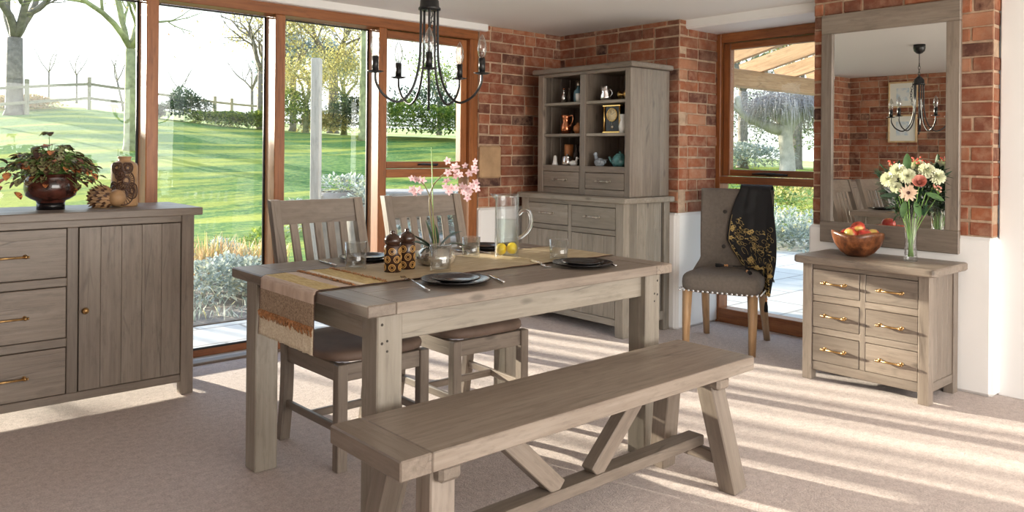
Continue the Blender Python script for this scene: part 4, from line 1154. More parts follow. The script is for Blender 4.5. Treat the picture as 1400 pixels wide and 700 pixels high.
# ------------------------------------------------------------------ on the chest
CZ = .6595
bw = MB(); rsb = random.Random(2); base = [(.0001, 0), (.045, 0), (.072, .016), (.096, .045), (.107, .075), (.108, .090), (.103, .090), (.100, .074), (.088, .048), (.065, .022), (.0001, .014)]
bw.lathe(base, n=48); 
for i, v_ in enumerate(bw.v):
    a = math.atan2(v_.y, v_.x); 
    if v_.z > .03:
        v_.z += .006 * math.sin(a * 3 + 1) * (v_.z / .09) - (.024 * math.exp(-((a + .95) / .16) ** 2) if v_.z > .08 else 0)
        k = 1 + .035 * math.sin(a * 4); v_.x *= k; v_.y *= k
bowl = tag(bw.build('wooden_bowl', 'burr'), 'rough-edged brown burr wood bowl of apples on the chest of drawers', 'bowl')
BO = (4.185, 1.945); put(bowl, (*BO, CZ), s=1.18); bowl.scale.z = 1.42
def apple_mb():
    m = MB(); m.lathe([(.0001, -.020), (.008, -.026), (.020, -.027), (.033, -.012), (.036, .006), (.030, .022), (.018, .029), (.006, .024), (.0001, .020)], n=24); return m
ap = apple_mb(); A0 = thing('apple', 'x', 'apple', group='apples in the wooden bowl'); ap.build('flesh', 'apple', A0); q = MB(); q.tube([(0, 0, .02), (.003, 0, .034)], .0012, 5); q.build('stalk', 'brownstem', A0)
spots = [(-.052, .03, .062, 'deep red apple at the left rim of the wooden bowl'), (-.01, -.045, .070, 'red and yellow apple at the front of the wooden bowl'), (.045, -.025, .068, 'red apple at the front right of the wooden bowl'),
         (.055, .035, .064, 'red apple at the back right of the wooden bowl'), (.0, .055, .068, 'apple at the back of the wooden bowl against the mirror'), (.0, .005, .098, 'topmost apple of the pile in the wooden bowl'), (-.045, -.02, .060, 'dark red apple low at the left of the wooden bowl')]
for i, (dx, dy, z, lab) in enumerate(spots):
    a = A0 if i == 0 else dup(A0); a['label'] = lab
    # local pile is laid out facing -x: dx along -y
    put(a, (BO[0] + dy * 1.12, BO[1] - dx * 1.12, CZ + z * 1.1 + .038), (U(-.6, .6), U(-.6, .6), U(0, 6)), 1.06)

VX = (4.205, 1.680)
va = thing('glass_vase', 'tall flared clear glass vase full of stems, on the chest of drawers', 'vase', (*VX, CZ))
m = MB(); m.lathe([(.0001, 0), (.029, 0), (.030, .004), (.026, .07), (.029, .14), (.037, .205), (.040, .225), (.038, .226), (.0345, .205), (.0265, .14), (.0235, .07), (.026, .022), (.0001, .018)], n=36); va.scale = (1.08, 1.08, 1.33); m.build('body', 'glass', va)
CT = V(VX[0] - .02, VX[1], CZ + .375)
tc = V(-CT.x, -CT.y, .0).normalized()       # towards the viewer's side of the room
rt = V(-tc.y, tc.x, 0) * -1                  # to the right as the bouquet is seen
if rt.dot(Rt) < 0: rt = -rt
def fpos(a, b, c=0): return CT + rt * a * 1.22 + V(0, 0, b * 1.15) + tc * c
def stem_to(t, p, mat='stem', r_=.0022, seed=0):
    rs = random.Random(seed); q = MB(); a = rs.random() * 6.28
    b0 = V(VX[0] + .013 * math.cos(a), VX[1] + .013 * math.sin(a), CZ + .022)
    b1 = V(VX[0] - .008 * math.cos(a), VX[1] - .008 * math.sin(a), CZ + .15)
    q.tube(bez(b0, b1, V(VX[0], VX[1], CZ + .23) * .4 + Vector(p) * .6 - V(0, 0, .05), p, 12), r_, 6); q.build('stem', mat, t)
mums = [(-.078, .035, .03, 'cream chrysanthemum at the left of the bouquet'), (-.045, .072, .02, 'cream chrysanthemum above left in the bouquet'), (-.008, .05, .045, 'cream chrysanthemum in the middle of the bouquet, left of the rose'),
        (.062, .075, .02, 'cream chrysanthemum at the top right of the bouquet'), (.100, .050, .02, 'cream chrysanthemum at the right edge of the bouquet'), (-.050, .0, .04, 'small cream chrysanthemum just left of the gerbera'), (.030, .088, -.03, 'pale chrysanthemum at the back of the bouquet')]
def head(m, c, f_, r_, layers, mi=0, w=.35):
    a, b = basis(f_); c = Vector(c); rs = random.Random(int(c.z * 9999) + int(c.y * 999))
    for (n_, ang, L) in layers:
        for k in range(n_):
            th = k * 2 * PI / n_ + rs.random() * .4; d = (a * math.cos(th) + b * math.sin(th)) * math.cos(ang) + f_ * math.sin(ang)
            m.leaf(c, d, r_ * L, r_ * w, 0, up=f_, fold=.25, mi=mi, n=3)
for i, (a, b, c, lab) in enumerate(mums):
    p = fpos(a, b, c); t = thing('chrysanthemum', lab, 'flower', group='cream flowers in the bouquet'); m = MB()
    f_ = (tc + rt * a * 5 + V(0, 0, .5 + b * 3)).normalized(); r_ = .043 if i != 5 else .031
    head(m, p, f_, r_, [(22, -.15, 1), (22, .15, 1), (20, .45, .95), (16, .75, .85), (12, 1.05, .72), (8, 1.3, .55)], w=.42)
    m.build('bloom', 'creampetal', t); stem_to(t, p, seed=i)
t = thing('gerbera', 'peach gerbera daisy with dark eye facing out of the bouquet', 'flower'); p = fpos(-.004, -.022, .06); m = MB(); f_ = (tc + V(0, 0, .15)).normalized()
head(m, p, f_, .045, [(18, .12, 1), (15, .25, .8), (12, .45, .5)], w=.30); m.build('petals', 'peach', t)
m = MB(); m.ball(p + f_ * .008, .0085); m.build('eye', 'darkeye', t); stem_to(t, p, seed=31)
t = thing('rose', 'salmon pink rose right of centre in the bouquet', 'flower'); p = fpos(.036, .028, .06); m = MB(); f_ = (tc + V(0, 0, .5)).normalized(); a_, b_ = basis(f_)
for L in range(5):
    for k in range(4):
        th0 = k * PI / 2 + L * .8; rr = .008 + L * .0042
        def pet(u, v, th0=th0, rr=rr, L=L):
            th = th0 + (u - .5) * 2.1; r2 = rr * (.55 + .55 * v + .12 * v * v * L * .5); return p + (a_ * math.cos(th) + b_ * math.sin(th)) * r2 + f_ * ((v - .5) * .036 * (1 - L * .06) - .003 * (u - .5) ** 2 * 8)
        m.grid(pet, 6, 4)
m.build('bloom', 'rose', t); stem_to(t, p, seed=32)
for i, (a, b, c, lab) in enumerate(((-.064, .098, 0, 'red berry sprig at the upper left of the bouquet'), (.028, .118, -.01, 'red berry sprig at the top of the bouquet beside the tall leaf'), (.105, -.002, .02, 'orange bud sprig at the lower right of the bouquet'))):
    t = thing('berry_sprig', lab, 'berries', group='berry sprigs in the bouquet'); rs = random.Random(i); p = fpos(a, b, c); m = MB(); s_ = MB()
    for k in range(16):
        q = p + V(rs.uniform(-.02, .02), rs.uniform(-.02, .02), rs.uniform(-.014, .02)); m.ball(q, .0048, n=8); s_.tube([p - V(0, 0, .03), q], .0009, 4)
    m.build('berries', 'berry' if i < 2 else 'rose', t); s_.build('twigs', 'stem', t); stem_to(t, p - V(0, 0, .03), seed=40 + i)
lvs = [(-.01, .06, (-.0, 1), .115, .040, 'broad pointed green leaf rising at the top of the bouquet'), (-.075, .0, (-.75, 1), .12, .022, 'long dark leaf reaching out at the left of the bouquet'), (.10, .03, (.8, .75), .09, .012, 'slim dark leaf at the right edge of the bouquet'),
       (-.03, -.035, (-1, .05), .10, .022, 'drooping green leaf under the left of the bouquet'), (.06, -.02, (.7, -.25), .085, .028, 'green leaf under the rose at the right of the bouquet'), (.02, -.06, (.35, -1), .075, .034, 'broad green leaf hanging over the vase rim'), (-.015, -.06, (-.2, -1), .075, .034, 'broad green leaf inside the vase neck')]
for i, (a, b, d, L, w, lab) in enumerate(lvs):
    t = thing('foliage_leaf', lab, 'leaf', group='leaves in the bouquet'); m = MB(); p = fpos(a, b, .0 if i < 3 else .035)
    m.leaf(p, rt * d[0] + V(0, 0, d[1]), L, w, .1, up=tc, fold=.1, n=6); m.build('blade', 'leaf' if i in (0, 4, 5, 6) else 'leafdark', t); stem_to(t, p, seed=50 + i)
m = MB(); rs = random.Random(77)
for k in range(620):
    b = rs.uniform(-.125, .085); a = rs.uniform(-.11, .12) * min(1, .45 + (b + .125) * 5); p = fpos(a, b, rs.uniform(-.05, .015)); m.leaf(p, rt * (a * 9 + rs.uniform(-.6, .6)) + V(0, 0, rs.uniform(-.3, 1)) + tc * rs.uniform(-.3, .6), rs.uniform(.03, .06), rs.uniform(.008, .024), .1, n=3)
for k in range(24):
    a, b = rs.uniform(-.04, .06), rs.uniform(-.02, .05); q = fpos(a, b, -.02); m.tube([V(VX[0], VX[1], CZ + .21), q], .0012, 4)
tag(m.build('bouquet_greenery', 'leafdark'), 'dark green filler leaves packed between the flowers of the bouquet', 'greenery', kind='stuff')

# ------------------------------------------------------------------ ornaments on the dresser
Dy = lambda x: 3.82 - x
def orn(name, mb, mat, px_y, depth, z, lab, cat, group=None, rz=0, s=1):
    o = mb.build(name, mat); put(o, (depth, px_y, z), (0, 0, rz), s); return tag(o, lab, cat, group)
S1, S2, S3 = 1.5505, 1.3295, 1.0955
def bottle(h, r): return MB().lathe([(.0001, 0), (r, 0), (r, h * .55), (r * .45, h * .7), (r * .4, h * .92), (r * .6, h * .93), (r * .6, h), (.0001, h)], n=20)
orn('bottle', bottle(.085, .013), 'copper', 4.050, 4.08, S1, 'small copper-coloured bottle, leftmost on the top left shelf of the dresser', 'bottle', 'little bottles on the top shelf')
orn('bottle', bottle(.072, .013), 'steel', 4.020, 4.05, S1, 'small silver bottle second from the left on the top left shelf', 'bottle', 'little bottles on the top shelf')
orn('bottle', bottle(.080, .011), 'dark_bronze', 3.965, 4.05, S1, 'small dark bottle beside the blue decanter on the top left shelf', 'bottle', 'little bottles on the top shelf')
t = thing('decanter', 'blue glazed decanter with stopper on the top left shelf of the dresser', 'decanter', (4.09, 3.915, S1))
MB().lathe([(.0001, 0), (.026, 0), (.028, .03), (.025, .062), (.010, .078), (.009, .092), (.0001, .092)], n=24).build('body', 'blue_glass', t); MB().lathe([(.006, .09), (.010, .096), (.009, .108), (.0001, .118)], n=16).build('stopper', 'pewter', t)
orn('cup', MB().lathe([(.0001, 0), (.014, 0), (.018, .045), (.016, .045), (.012, .004), (.0001, .004)], n=20), 'white_ceramic', 3.855, 4.03, S1, 'small white cup at the right end of the top left shelf', 'cup')
t = thing('tankard', 'dented shiny silver tankard on the top right shelf of the dresser', 'tankard', (4.06, 3.630, S1))
q = MB(); q.lathe([(.0001, 0), (.028, 0), (.029, .02), (.025, .045), (.029, .075), (.027, .075), (.023, .045), (.026, .006), (.0001, .005)], n=24); 
for v_ in q.v: v_ += V(U(-.002, .002), U(-.002, .002), 0)
q.build('body', 'steel', t); q = MB(); q.tube([V(0, -.026 - .02 * math.sin(k * PI / 8), .065 - .05 * k / 8) for k in range(9)], .003, 6); q.build('handle', 'steel', t)
orn('goblet', MB().lathe([(.0001, 0), (.020, .002), (.006, .010), (.006, .028), (.022, .040), (.026, .062), (.022, .080), (.020, .080), (.0001, .040)], (0, 0, .027), 24, axis=(0, -1, .0)), 'gold', 3.505, 4.06, S1, 'golden goblet lying on its side on the top right shelf of the dresser', 'goblet')
t = thing('copper_jug', 'round copper jug with a handle on the middle left shelf of the dresser', 'jug', (4.06, 4.005, S2))
MB().lathe([(.0001, 0), (.026, 0), (.034, .025), (.032, .05), (.022, .07), (.024, .095), (.034, .112), (.031, .112), (.020, .09), (.0001, .07)], n=28).build('body', 'copper', t)
q = MB(); q.tube(smooth_path([(0, -.024, .105), (0, -.052, .110), (0, -.056, .08), (0, -.033, .045)]), .004, 6); q.build('handle', 'copper', t)
orn('small_pot', MB().lathe([(.0001, 0), (.018, 0), (.031, .022), (.028, .045), (.014, .056), (.010, .060), (.014, .066), (.0001, .064)], n=24), 'orange_clay', 3.885, 4.06, S2, 'round orange clay pot at the right of the middle left shelf', 'pot')
t = thing('carriage_clock', 'brass mantel clock with black face panel on the middle right shelf of the dresser', 'clock', (4.07, 3.555, S2), -PI / 2)
q = MB()
for s in (-1, 1):
    for yy in (-.026, .026): q.tube([(s * .058, yy, .008), (s * .058, yy, .155)], .005, 8)
q.bx(-.066, .066, -.034, .034, 0, .010, b=.002); q.bx(-.066, .066, -.034, .034, .152, .162, b=.002); q.build('brass_case', 'gold', t)
q = MB(); q.bx(-.050, .050, -.022, .022, .010, .152, b=.001); q.build('panel', 'black_glaze', t)
q = MB(); q.lathe([(.0001, 0), (.038, 0), (.038, .004), (.0001, .005)], (0, -.022, .105), 32, axis=(0, -1, 0)); dl = q.build('dial', 'dial', t)
q = MB(); q.tube([V(.037 * math.cos(a), -.026, .105 + .037 * math.sin(a)) for a in [j * PI / 16 for j in range(32)]], .003, 6, closed=True)
q.build('dial_ring', 'gold', dl)
q = MB(); q.beam((0, -.029, .105), (.020, -.029, .118), .002, .001, side=(0, 1, 0)); q.beam((0, -.029, .105), (-.008, -.029, .132), .0018, .001, side=(0, 1, 0))
for k in range(12): a = k * PI / 6; q.beam((.027 * math.cos(a), -.0285, .105 + .027 * math.sin(a)), (.033 * math.cos(a), -.0285, .105 + .033 * math.sin(a)), .002, .001, side=(0, 1, 0))
q.build('hands_and_marks', 'black_metal', dl)
q = MB(); q.tube([(0, -.024, .066), (0, -.024, .04)], .001, 5); q.lathe([(.0001, 0), (.010, 0), (.010, .002), (.0001, .003)], (0, -.023, .034), 16, axis=(0, -1, 0)); q.build('pendulum', 'pewter', t)
orn('bud_vase', MB().lathe([(.0001, 0), (.017, 0), (.022, .03), (.014, .06), (.018, .088), (.016, .088), (.0001, .05)], n=24), 'white_ceramic', 3.447, 4.03, S2, 'narrow white vase right of the mantel clock', 'vase')
t = thing('candle', 'brown pillar candle with bright rim on the lower left shelf of the dresser', 'candle', (4.13, 4.045, S3))
MB().lathe([(.0001, 0), (.026, 0), (.026, .125), (.022, .128), (.018, .120), (.0001, .120)], n=24).build('wax', 'orange_clay', t); q = MB(); q.tube([(0, 0, .12), (.002, 0, .134)], .0012, 5); q.build('wick', 'black_metal', t)
orn('bell', MB().lathe([(.0001, .062), (.006, .062), (.009, .055), (.014, .02), (.022, .0), (.020, 0), (.0001, .05)], n=20), 'white_ceramic', 4.085, 4.03, S3, 'small white bell-shaped ornament at the far left of the lower left shelf', 'ornament')
orn('bottle', bottle(.125, .020), 'dark_bronze', 3.965, 4.13, S3, 'tall dark bottle behind the silver pot on the lower left shelf', 'bottle')
t = thing('sugar_pot', 'silver lidded pot in the middle of the lower left shelf', 'pot', (4.04, 3.972, S3))
MB().lathe([(.0001, 0), (.024, 0), (.029, .015), (.029, .050), (.027, .052), (.0001, .052)], n=24).build('body', 'steel', t); MB().lathe([(.030, .052), (.022, .060), (.006, .064), (.007, .070), (.0001, .073)], n=24).build('lid', 'steel', t)
def bird(name, mat, y, x, z, lab, s, rz):
    t = thing(name, lab, 'ornament', (x, y, z), rz); m = MB()
    m.ball((0, 0, .026 * s), (.040 * s, .022 * s, .024 * s), n=16); m.tube([V(.022, 0, .036) * s, V(.032, 0, .052) * s, V(.036, 0, .064) * s], [.012 * s, .009 * s, .008 * s], 10); m.ball(V(.038, 0, .068) * s, .011 * s, n=12); m.build('body', mat, t)
    m = MB(); m.tube([V(.046, 0, .068) * s, V(.060, 0, .064) * s], [.004 * s, .0008], 6); m.build('beak', mat, t)
    m = MB(); m.leaf(V(-.030, 0, .030) * s, (-1, 0, .25), .05 * s, .028 * s, 0); 
    for sg in (-1, 1): m.ball(V(-.008, sg * .018, .030) * s, (.030 * s, .007 * s, .014 * s), n=10)
    m.build('wings_and_tail', mat, t)
bird('shell_bird', 'white_ceramic', 3.900, 4.03, S3, 'low white bird ornament at the right of the lower left shelf', .75, math.radians(-90))
bird('duck_ornament', 'grey_glaze', 3.645, 4.02, S3, 'grey blue duck ornament on the lower right shelf of the dresser', 1.15, math.radians(75))
t = thing('teapot', 'dark teal round teapot at the right of the lower right shelf', 'teapot', (4.05, 3.490, S3))
MB().lathe([(.0001, 0), (.030, 0), (.050, .025), (.050, .045), (.034, .072), (.028, .076), (.0001, .076)], n=28).build('body', 'teal_glaze', t)
MB().lathe([(.029, .076), (.020, .084), (.005, .087), (.008, .094), (.0001, .098)], n=20).build('lid', 'teal_glaze', t)
q = MB(); q.tube(smooth_path([(0, .045, .03), (0, .068, .042), (0, .080, .066)]), [.010] * 6 + [.008] * 6 + [.005], 8); q.build('spout', 'teal_glaze', t)
q = MB(); q.tube(smooth_path([(0, -.044, .062), (0, -.068, .058), (0, -.066, .032), (0, -.046, .022)]), .004, 6); q.build('handle', 'teal_glaze', t)

SC = dict(bottle=1.28, decanter=1.3, cup=1.3, tankard=1.28, goblet=1.3, copper_jug=1.18, small_pot=1.15, carriage_clock=1.17, bud_vase=1.4, candle=1.25, bell=1.25, sugar_pot=1.25, shell_bird=1.2, duck_ornament=1.15, teapot=1.15)
for o in list(bpy.data.objects):
    k_ = o.name.split('.')[0]
    if o.parent is None and k_ in SC: o.scale = [c * SC[k_] for c in o.scale]
# ------------------------------------------------------------------ outside
def interp(x, pts):
    if x <= pts[0][0]: return pts[0][1]
    for (a, b), (c, d) in zip(pts, pts[1:]):
        if x <= c: return b + (d - b) * (x - a) / (c - a)
    return pts[-1][1]
def bearing_px(x, y):
    w = x * Fw.x + y * Fw.y; l = x * Rt.x + y * Rt.y
    return w, 700 + FPX * l / max(w, .5)
EDGE = [(-1500, 165), (-300, 152), (0, 150), (100, 152), (300, 176), (450, 187), (620, 190), (1050, 226), (1300, 235), (2500, 240)]
def ground(x, y):
    w, px = bearing_px(x, y)
    if w < 1: return -.05
    e = interp(px, EDGE); z32 = CH + (HY - e) * 32 / FPX; z90 = CH + (HY - e + 12) * 90 / FPX
    return interp(w, [(0, -.05), (9.5, -.05), (14, .02), (32, z32), (90, z90), (200, z90 - 4)])
def terrain(name, x0, x1, y0, y1, nx, ny, mat, cut=None, dz=0):
    m = MB(); vs = []; 
    for i in range(nx + 1):
        for j in range(ny + 1):
            x = x0 + (x1 - x0) * (i / nx); y = y0 + (y1 - y0) * (j / ny); vs.append((x, y, ground(x, y) + dz))
    fs = []
    for i in range(nx):
        for j in range(ny):
            cx = x0 + (x1 - x0) * (i + .5) / nx; cy = y0 + (y1 - y0) * (j + .5) / ny
            if cut and cut(cx, cy): continue
            a = i * (ny + 1) + j; fs.append([a, a + ny + 1, a + ny + 2, a + 1])
    m.add(vs, fs, None, .5, 0, True); return m
def far(x, y): return bearing_px(x, y)[0] > 33
struct('ground_lawn', terrain('l', -30, 70, -40, 70, 120, 132, 'lawn', cut=lambda x, y: (-2 < x < 4.9 and -4 < y < 4.6) or far(x, y)), 'lawn')
struct('ground_field', terrain('f', -80, 180, -60, 200, 130, 130, 'field', cut=lambda x, y: not (bearing_px(x, y)[0] > 30), dz=-.03), 'field')
m = MB(); m.bx(-1.2, 3.3, 4.6, 5.50, -.12, -.02, b=.002); m.bx(3.3, 11.5, 4.6, 7.6, -.12, -.02, b=.002); m.bx(4.97, 11.5, -2, 4.6, -.12, -.02, b=.002); struct('ground_patio', m, 'patio')
m = MB(); m.bx(-1.2, 3.2, 5.52, 8.6, -.12, -.015, b=.002); struct('ground_flowerbed', m, 'soil')

def tuft(m, x, y, z, r, h, n, rs, blade=.012, spread=.6, t0=0, t1=1):
    for k in range(n):
        a = rs.random() * 6.28; d = V(math.cos(a) * spread * rs.random(), math.sin(a) * spread * rs.random(), 1)
        m.leaf((x + r * rs.uniform(-1, 1) * .5, y + r * rs.uniform(-1, 1) * .5, z), d, h * rs.uniform(.6, 1.1), blade, .15, t=rs.uniform(t0, t1), n=2)
def dome(m, c, r, n, rs, leaf=.05, t0=0, t1=1, shellw=.35):
    c = Vector(c); ph0 = rs.random() * 6.28
    for k in range(n):
        d = V(rs.gauss(0, 1), rs.gauss(0, 1), rs.gauss(0, 1)).normalized()
        if d.z < -.2: d.z = abs(d.z)
        q = 1 - shellw * rs.random() ** 2 * (1.6 if rs.random() < .3 else 1)
        bump = 1 + .22 * math.sin(d.x * 5 + ph0) * math.sin(d.y * 4 + ph0 * 2) + .12 * math.sin(d.z * 9 + ph0)
        p = c + V(d.x * r[0], d.y * r[1], d.z * r[2]) * q * bump
        m.leaf(p, d + V(rs.uniform(-.8, .8), rs.uniform(-.8, .8), rs.uniform(-.5, .5)), leaf * rs.uniform(.7, 1.4), leaf * .6, .2, t=rs.uniform(t0, t1), n=2)
rs = random.Random(21)
# flowerbed plants seen through the glazing (each its own plant)
beds = [(290, 6.3, .30, .30, 'lavender', 'silver-leaved shrub low in the flowerbed beside the sideboard corner'), (322, 6.9, .30, .28, 'lavender', 'silver-leaved shrub in the flowerbed in front of the dry stalks'),
        (352, 6.6, .22, .26, 'lavender', 'small silver shrub in the flowerbed behind the table corner'), (276, 7.4, .22, .50, 'drygrass', 'tall clump of dry stalks in the flowerbed beside the sideboard'),
        (345, 7.7, .28, .42, 'drygrass', 'orange-tinged dry plant at the back of the flowerbed'), (305, 8.1, .25, .25, 'lavender', 'low grey plant along the lawn edge of the flowerbed'), (360, 8.8, .25, .30, 'shrub', 'green and yellow plant where the flowerbed meets the lawn')]
for px, w, r_, h_, mt, lab in beds:
    x, y = at(px, w); m = MB()
    if mt == 'drygrass': tuft(m, 0, 0, 0, r_ * 2, h_, 260, rs, .012, .7)
    elif mt == 'lavender': dome(m, (0, 0, h_ * .35), (r_, r_, h_ * .75), 900, rs, .045)
    else: dome(m, (0, 0, h_ * .35), (r_, r_, h_ * .75), 600, rs, .05, .3, 1)
    o = m.build('garden_plant', mt); put(o, (x, y, -.03)); tag(o, lab, 'plant', 'plants in the flowerbed')
m = MB()
for k in range(520):
    x, y = rs.uniform(1.4, 3.3), rs.uniform(5.6, 8.5); tuft(m, x, y, -.02, .12, rs.uniform(.05, .16), 4, rs, .012, 1.2)
tag(m.build('ground_cover', 'lavender'), 'low silvery ground cover plants filling the flowerbed beyond the glass', 'plants', kind='stuff')

# grey post, planter, steps, low shrubs
x, y = at(432, 6.6); m = MB(); m.bx(-.038, .038, -.038, .038, -.1, 1.96, b=.005); o = m.build('garden_post', 'postwood'); put(o, (x, y, 0), (0, 0, .8)); tag(o, 'pale silvered square timber post outside on the patio', 'post')
def stonepot(px, w, r_, h_, lab):
    x, y = at(px, w); t = thing('stone_planter', lab, 'planter', (x, y, -.03), group='stone planters')
    m = MB(); m.lathe([(.0001, 0), (r_ * .8, 0), (r_, h_ * .8), (r_ * 1.08, h_ * .85), (r_ * 1.08, h_), (r_ * .9, h_), (r_ * .85, h_ * .85), (.0001, h_ * .8)], n=28); m.build('trough', 'stone', t)
    m = MB(); dome(m, (0, 0, h_), (r_ * .9, r_ * .9, .18), 500, rs, .05); m.build('planting', 'lavender', t)
stonepot(470, 8.2, .28, .80, 'round stone planter with silver foliage behind the first dining chair')
stonepot(504, 7.7, .22, .70, 'round stone planter beside the window mullion, behind the first dining chair')
x, y = at(585, 9.0); t = thing('stone_steps', 'low weathered stone garden steps seen through the lower right pane', 'steps', (x, y, -.05), YAW - PI / 2 + .15)
for k, (a, b, c) in enumerate(((1.5, 0, .28), (1.35, .45, .52), (1.2, .9, .74))):
    m = MB(); m.bx(-a / 2 + .1, a / 2 + .1, b, b + .7, 0, c - .07, b=.02); m.bx(-a / 2 + .06, a / 2 + .14, b - .05, b + .72, c - .07, c, b=.02); m.build('step', 'stone', t)
low = [(412, 11.5, .5, .42, 'lavender', 'grey shrub on the lawn left of the patio post'), (455, 12, .6, .34, 'lavender', 'wide low grey shrub on the lawn right of the patio post'), (500, 11, .45, .4, 'lavender', 'rounded pale shrub on the lawn beside the third mullion'),
       (548, 11, .35, .45, 'shrub', 'green shrub beside the stone steps, seen under the transom'), (625, 9.5, .4, .6, 'lavender', 'silver shrub right of the stone steps'), (540, 7.6, .3, .5, 'lavender', 'silver shrub in front of the stone steps'),
       (1025, 10.5, .6, .32, 'lavender', 'low silver shrub at the patio edge behind the linen chair'), (1075, 11.2, .8, .38, 'lavender', 'wide silver shrub at the patio edge between chair and pier'), (1100, 10.2, .4, .3, 'lavender', 'small silver shrub at the patio edge beside the brick pier'),
       (1085, 13.5, .9, .75, 'autumn', 'yellow leafed shrub behind the silver ones, left of the pier'), (1040, 14, .8, .7, 'shrub', 'green shrub on the lawn edge seen under the transom of the far window')]
for px, w, r_, h_, mt, lab in low:
    x, y = at(px, w); m = MB(); dome(m, (0, 0, h_ * .3), (r_, r_, h_ * .8), 1300, rs, .06 if mt == 'lavender' else .07); o = m.build('garden_shrub', mt); put(o, (x, y, ground(x, y))); tag(o, lab, 'shrub', 'low garden shrubs')

# bushes along the top of the lawn
bush = [(252, 33, 1.05, 1.05, 'shrubdark', 1.0, 'rounded dark evergreen bush by the fence in the second pane'), (300, 33, 1.3, .55, 'shrub', .5, 'low yellow-green bush right of the dark evergreen'), (345, 33, 1.3, .6, 'shrub', .5, 'low bush under the bare tree in the second pane'),
        (398, 33, 1.2, 1.45, 'shrub', .6, 'green bush behind the second mullion'), (443, 34, 1.2, .8, 'autumn', .6, 'low yellow bush right of the patio post'), (476, 34, 1.0, 1.5, 'shrubdark', .6, 'dark bush left of the mossy tree trunk'),
        (545, 31, 1.3, 1.35, 'shrub', .7, 'green bush at the left of the small top pane'), (580, 33, 1.6, 1.9, 'shrubdark', .8, 'tall dark bush in the middle of the small top pane'), (612, 31, 1.1, 1.3, 'shrub', .7, 'green bush at the right of the small top pane'),
        (205, 33, .5, .45, 'shrub', .5, 'small bush beside the first mullion'), (652, 33, 1.8, 1.7, 'shrubdark', .6, 'dark bush hidden in part by the brick wall'), (30, 31, 1.2, .45, 'drygrass', .4, 'straw-coloured low bush under the large left tree'),
        (1006, 33, 2.6, 3.4, 'shrubdark', .8, 'dark hedge bush at the left of the far window'), (1055, 37, 3.4, 3.2, 'shrub', .8, 'green bush behind the drooping tree'), (1112, 33, 2.4, 2.8, 'shrub', .8, 'green bush at the right of the far window'), (1020, 29, 1.5, .85, 'lavender', .5, 'grey blue low hedge in front of the drooping tree')]
for px, w, r_, h_, mt, q, lab in bush:
    x, y = at(px, w); m = MB(); dome(m, (0, 0, h_ * .4), (r_, r_, h_ * .75), 2600, rs, .13, shellw=.5); o = m.build('garden_bush', mt); put(o, (x, y, ground(x, y) - .05)); tag(o, lab, 'bush', 'bushes at the top of the lawn')
m = MB()
x, y = at(262, 33)

# trees
def tree_mb(m, p, d, L, r_, lvl, rs, up=.15, kids_=3, pts_out=None, bend=.25, mi=0):
    n = 5; pts = [Vector(p)]; rad = [r_]; dd = Vector(d).normalized()
    for i in range(n):
        dd = (dd + V(rs.uniform(-bend, bend), rs.uniform(-bend, bend), rs.uniform(-bend, bend) * .5 + up * .3)).normalized()
        pts.append(pts[-1] + dd * L / n); rad.append(r_ * (1 - .42 * (i + 1) / n) if lvl > 0 else r_ * (1 - .85 * (i + 1) / n))
    m.tube(pts, rad, 7 if lvl > 1 else 4, t=rs.random(), mi=mi)
    if pts_out is not None and lvl <= 1: pts_out += pts[1:]
    if lvl <= 0: return
    for k in range(kids_):
        i = n if k == 0 else rs.randint(2, n); th = rs.random() * 2 * PI; a, b = basis(dd)
        nd_ = (dd * (.75 if k else 1.0) + (a * math.cos(th) + b * math.sin(th)) * rs.uniform(.45, .9)).normalized()
        tree_mb(m, pts[i], nd_, L * rs.uniform(.58, .78), rad[i] * rs.uniform(.55, .72), lvl - 1, rs, up, kids_, pts_out, bend, mi)
def tree(px, w, trunk_h, r_, lvl, mat, lab, seed, kids_=3, leaves=None, nleaf=0, lsize=.09, lean=(0, 0)):
    x, y = at(px, w); rs = random.Random(seed); t = thing('tree', lab, 'tree', (x, y, ground(x, y) - .1), group='garden trees')
    m = MB(); tw = []; ln = Rt * lean[0]
    pts = [V(0, 0, 0), V(0, 0, trunk_h * .5) + ln * trunk_h * .4, V(0, 0, trunk_h) + ln * trunk_h]
    m.tube([pts[0], V(0, 0, .25), pts[1], pts[2]], [r_ * 1.35, r_ * 1.02, r_ * .92, r_ * .85], 10)
    for k in range(kids_ + 1):
        a = k * 2 * PI / (kids_ + 1) + rs.random(); tree_mb(m, pts[2], V(math.cos(a) * .6, math.sin(a) * .6, 1), trunk_h * rs.uniform(.55, .8), r_ * .55, lvl, rs, kids_=kids_, pts_out=tw)
    m.build('trunk_and_branches', mat, t)
    if leaves:
        q = MB()
        for k in range(nleaf):
            p = rs.choice(tw); q.leaf(p + V(rs.gauss(0, .3), rs.gauss(0, .3), rs.gauss(0, .3)), (rs.uniform(-1, 1), rs.uniform(-1, 1), rs.uniform(-1, .3)), lsize * rs.uniform(.7, 1.3), lsize * .7, 0, t=rs.random(), n=2)
        q.build('leaves', leaves, t)
    return t
tree(19, 29, 2.9, .30, 5, 'bark', 'large bare tree with forked grey trunk at the far left of the lawn', 4)
tree(178, 22, 2.9, .17, 4, 'bark_ivy', 'mossy bare tree standing just left of the first mullion', 9, leaves='drygrass', nleaf=400)
tree(357, 35, 2.6, .20, 5, 'bark', 'bare tree with spreading branches in the second pane, beside the mullion', 15)
tree(344, 42, 2.0, .09, 3, 'bark', 'small thin bare tree behind the fence in the second pane', 16)
tree(245, 44, 1.6, .05, 3, 'bark', 'thin bare sapling behind the dark evergreen bush', 17, kids_=2)
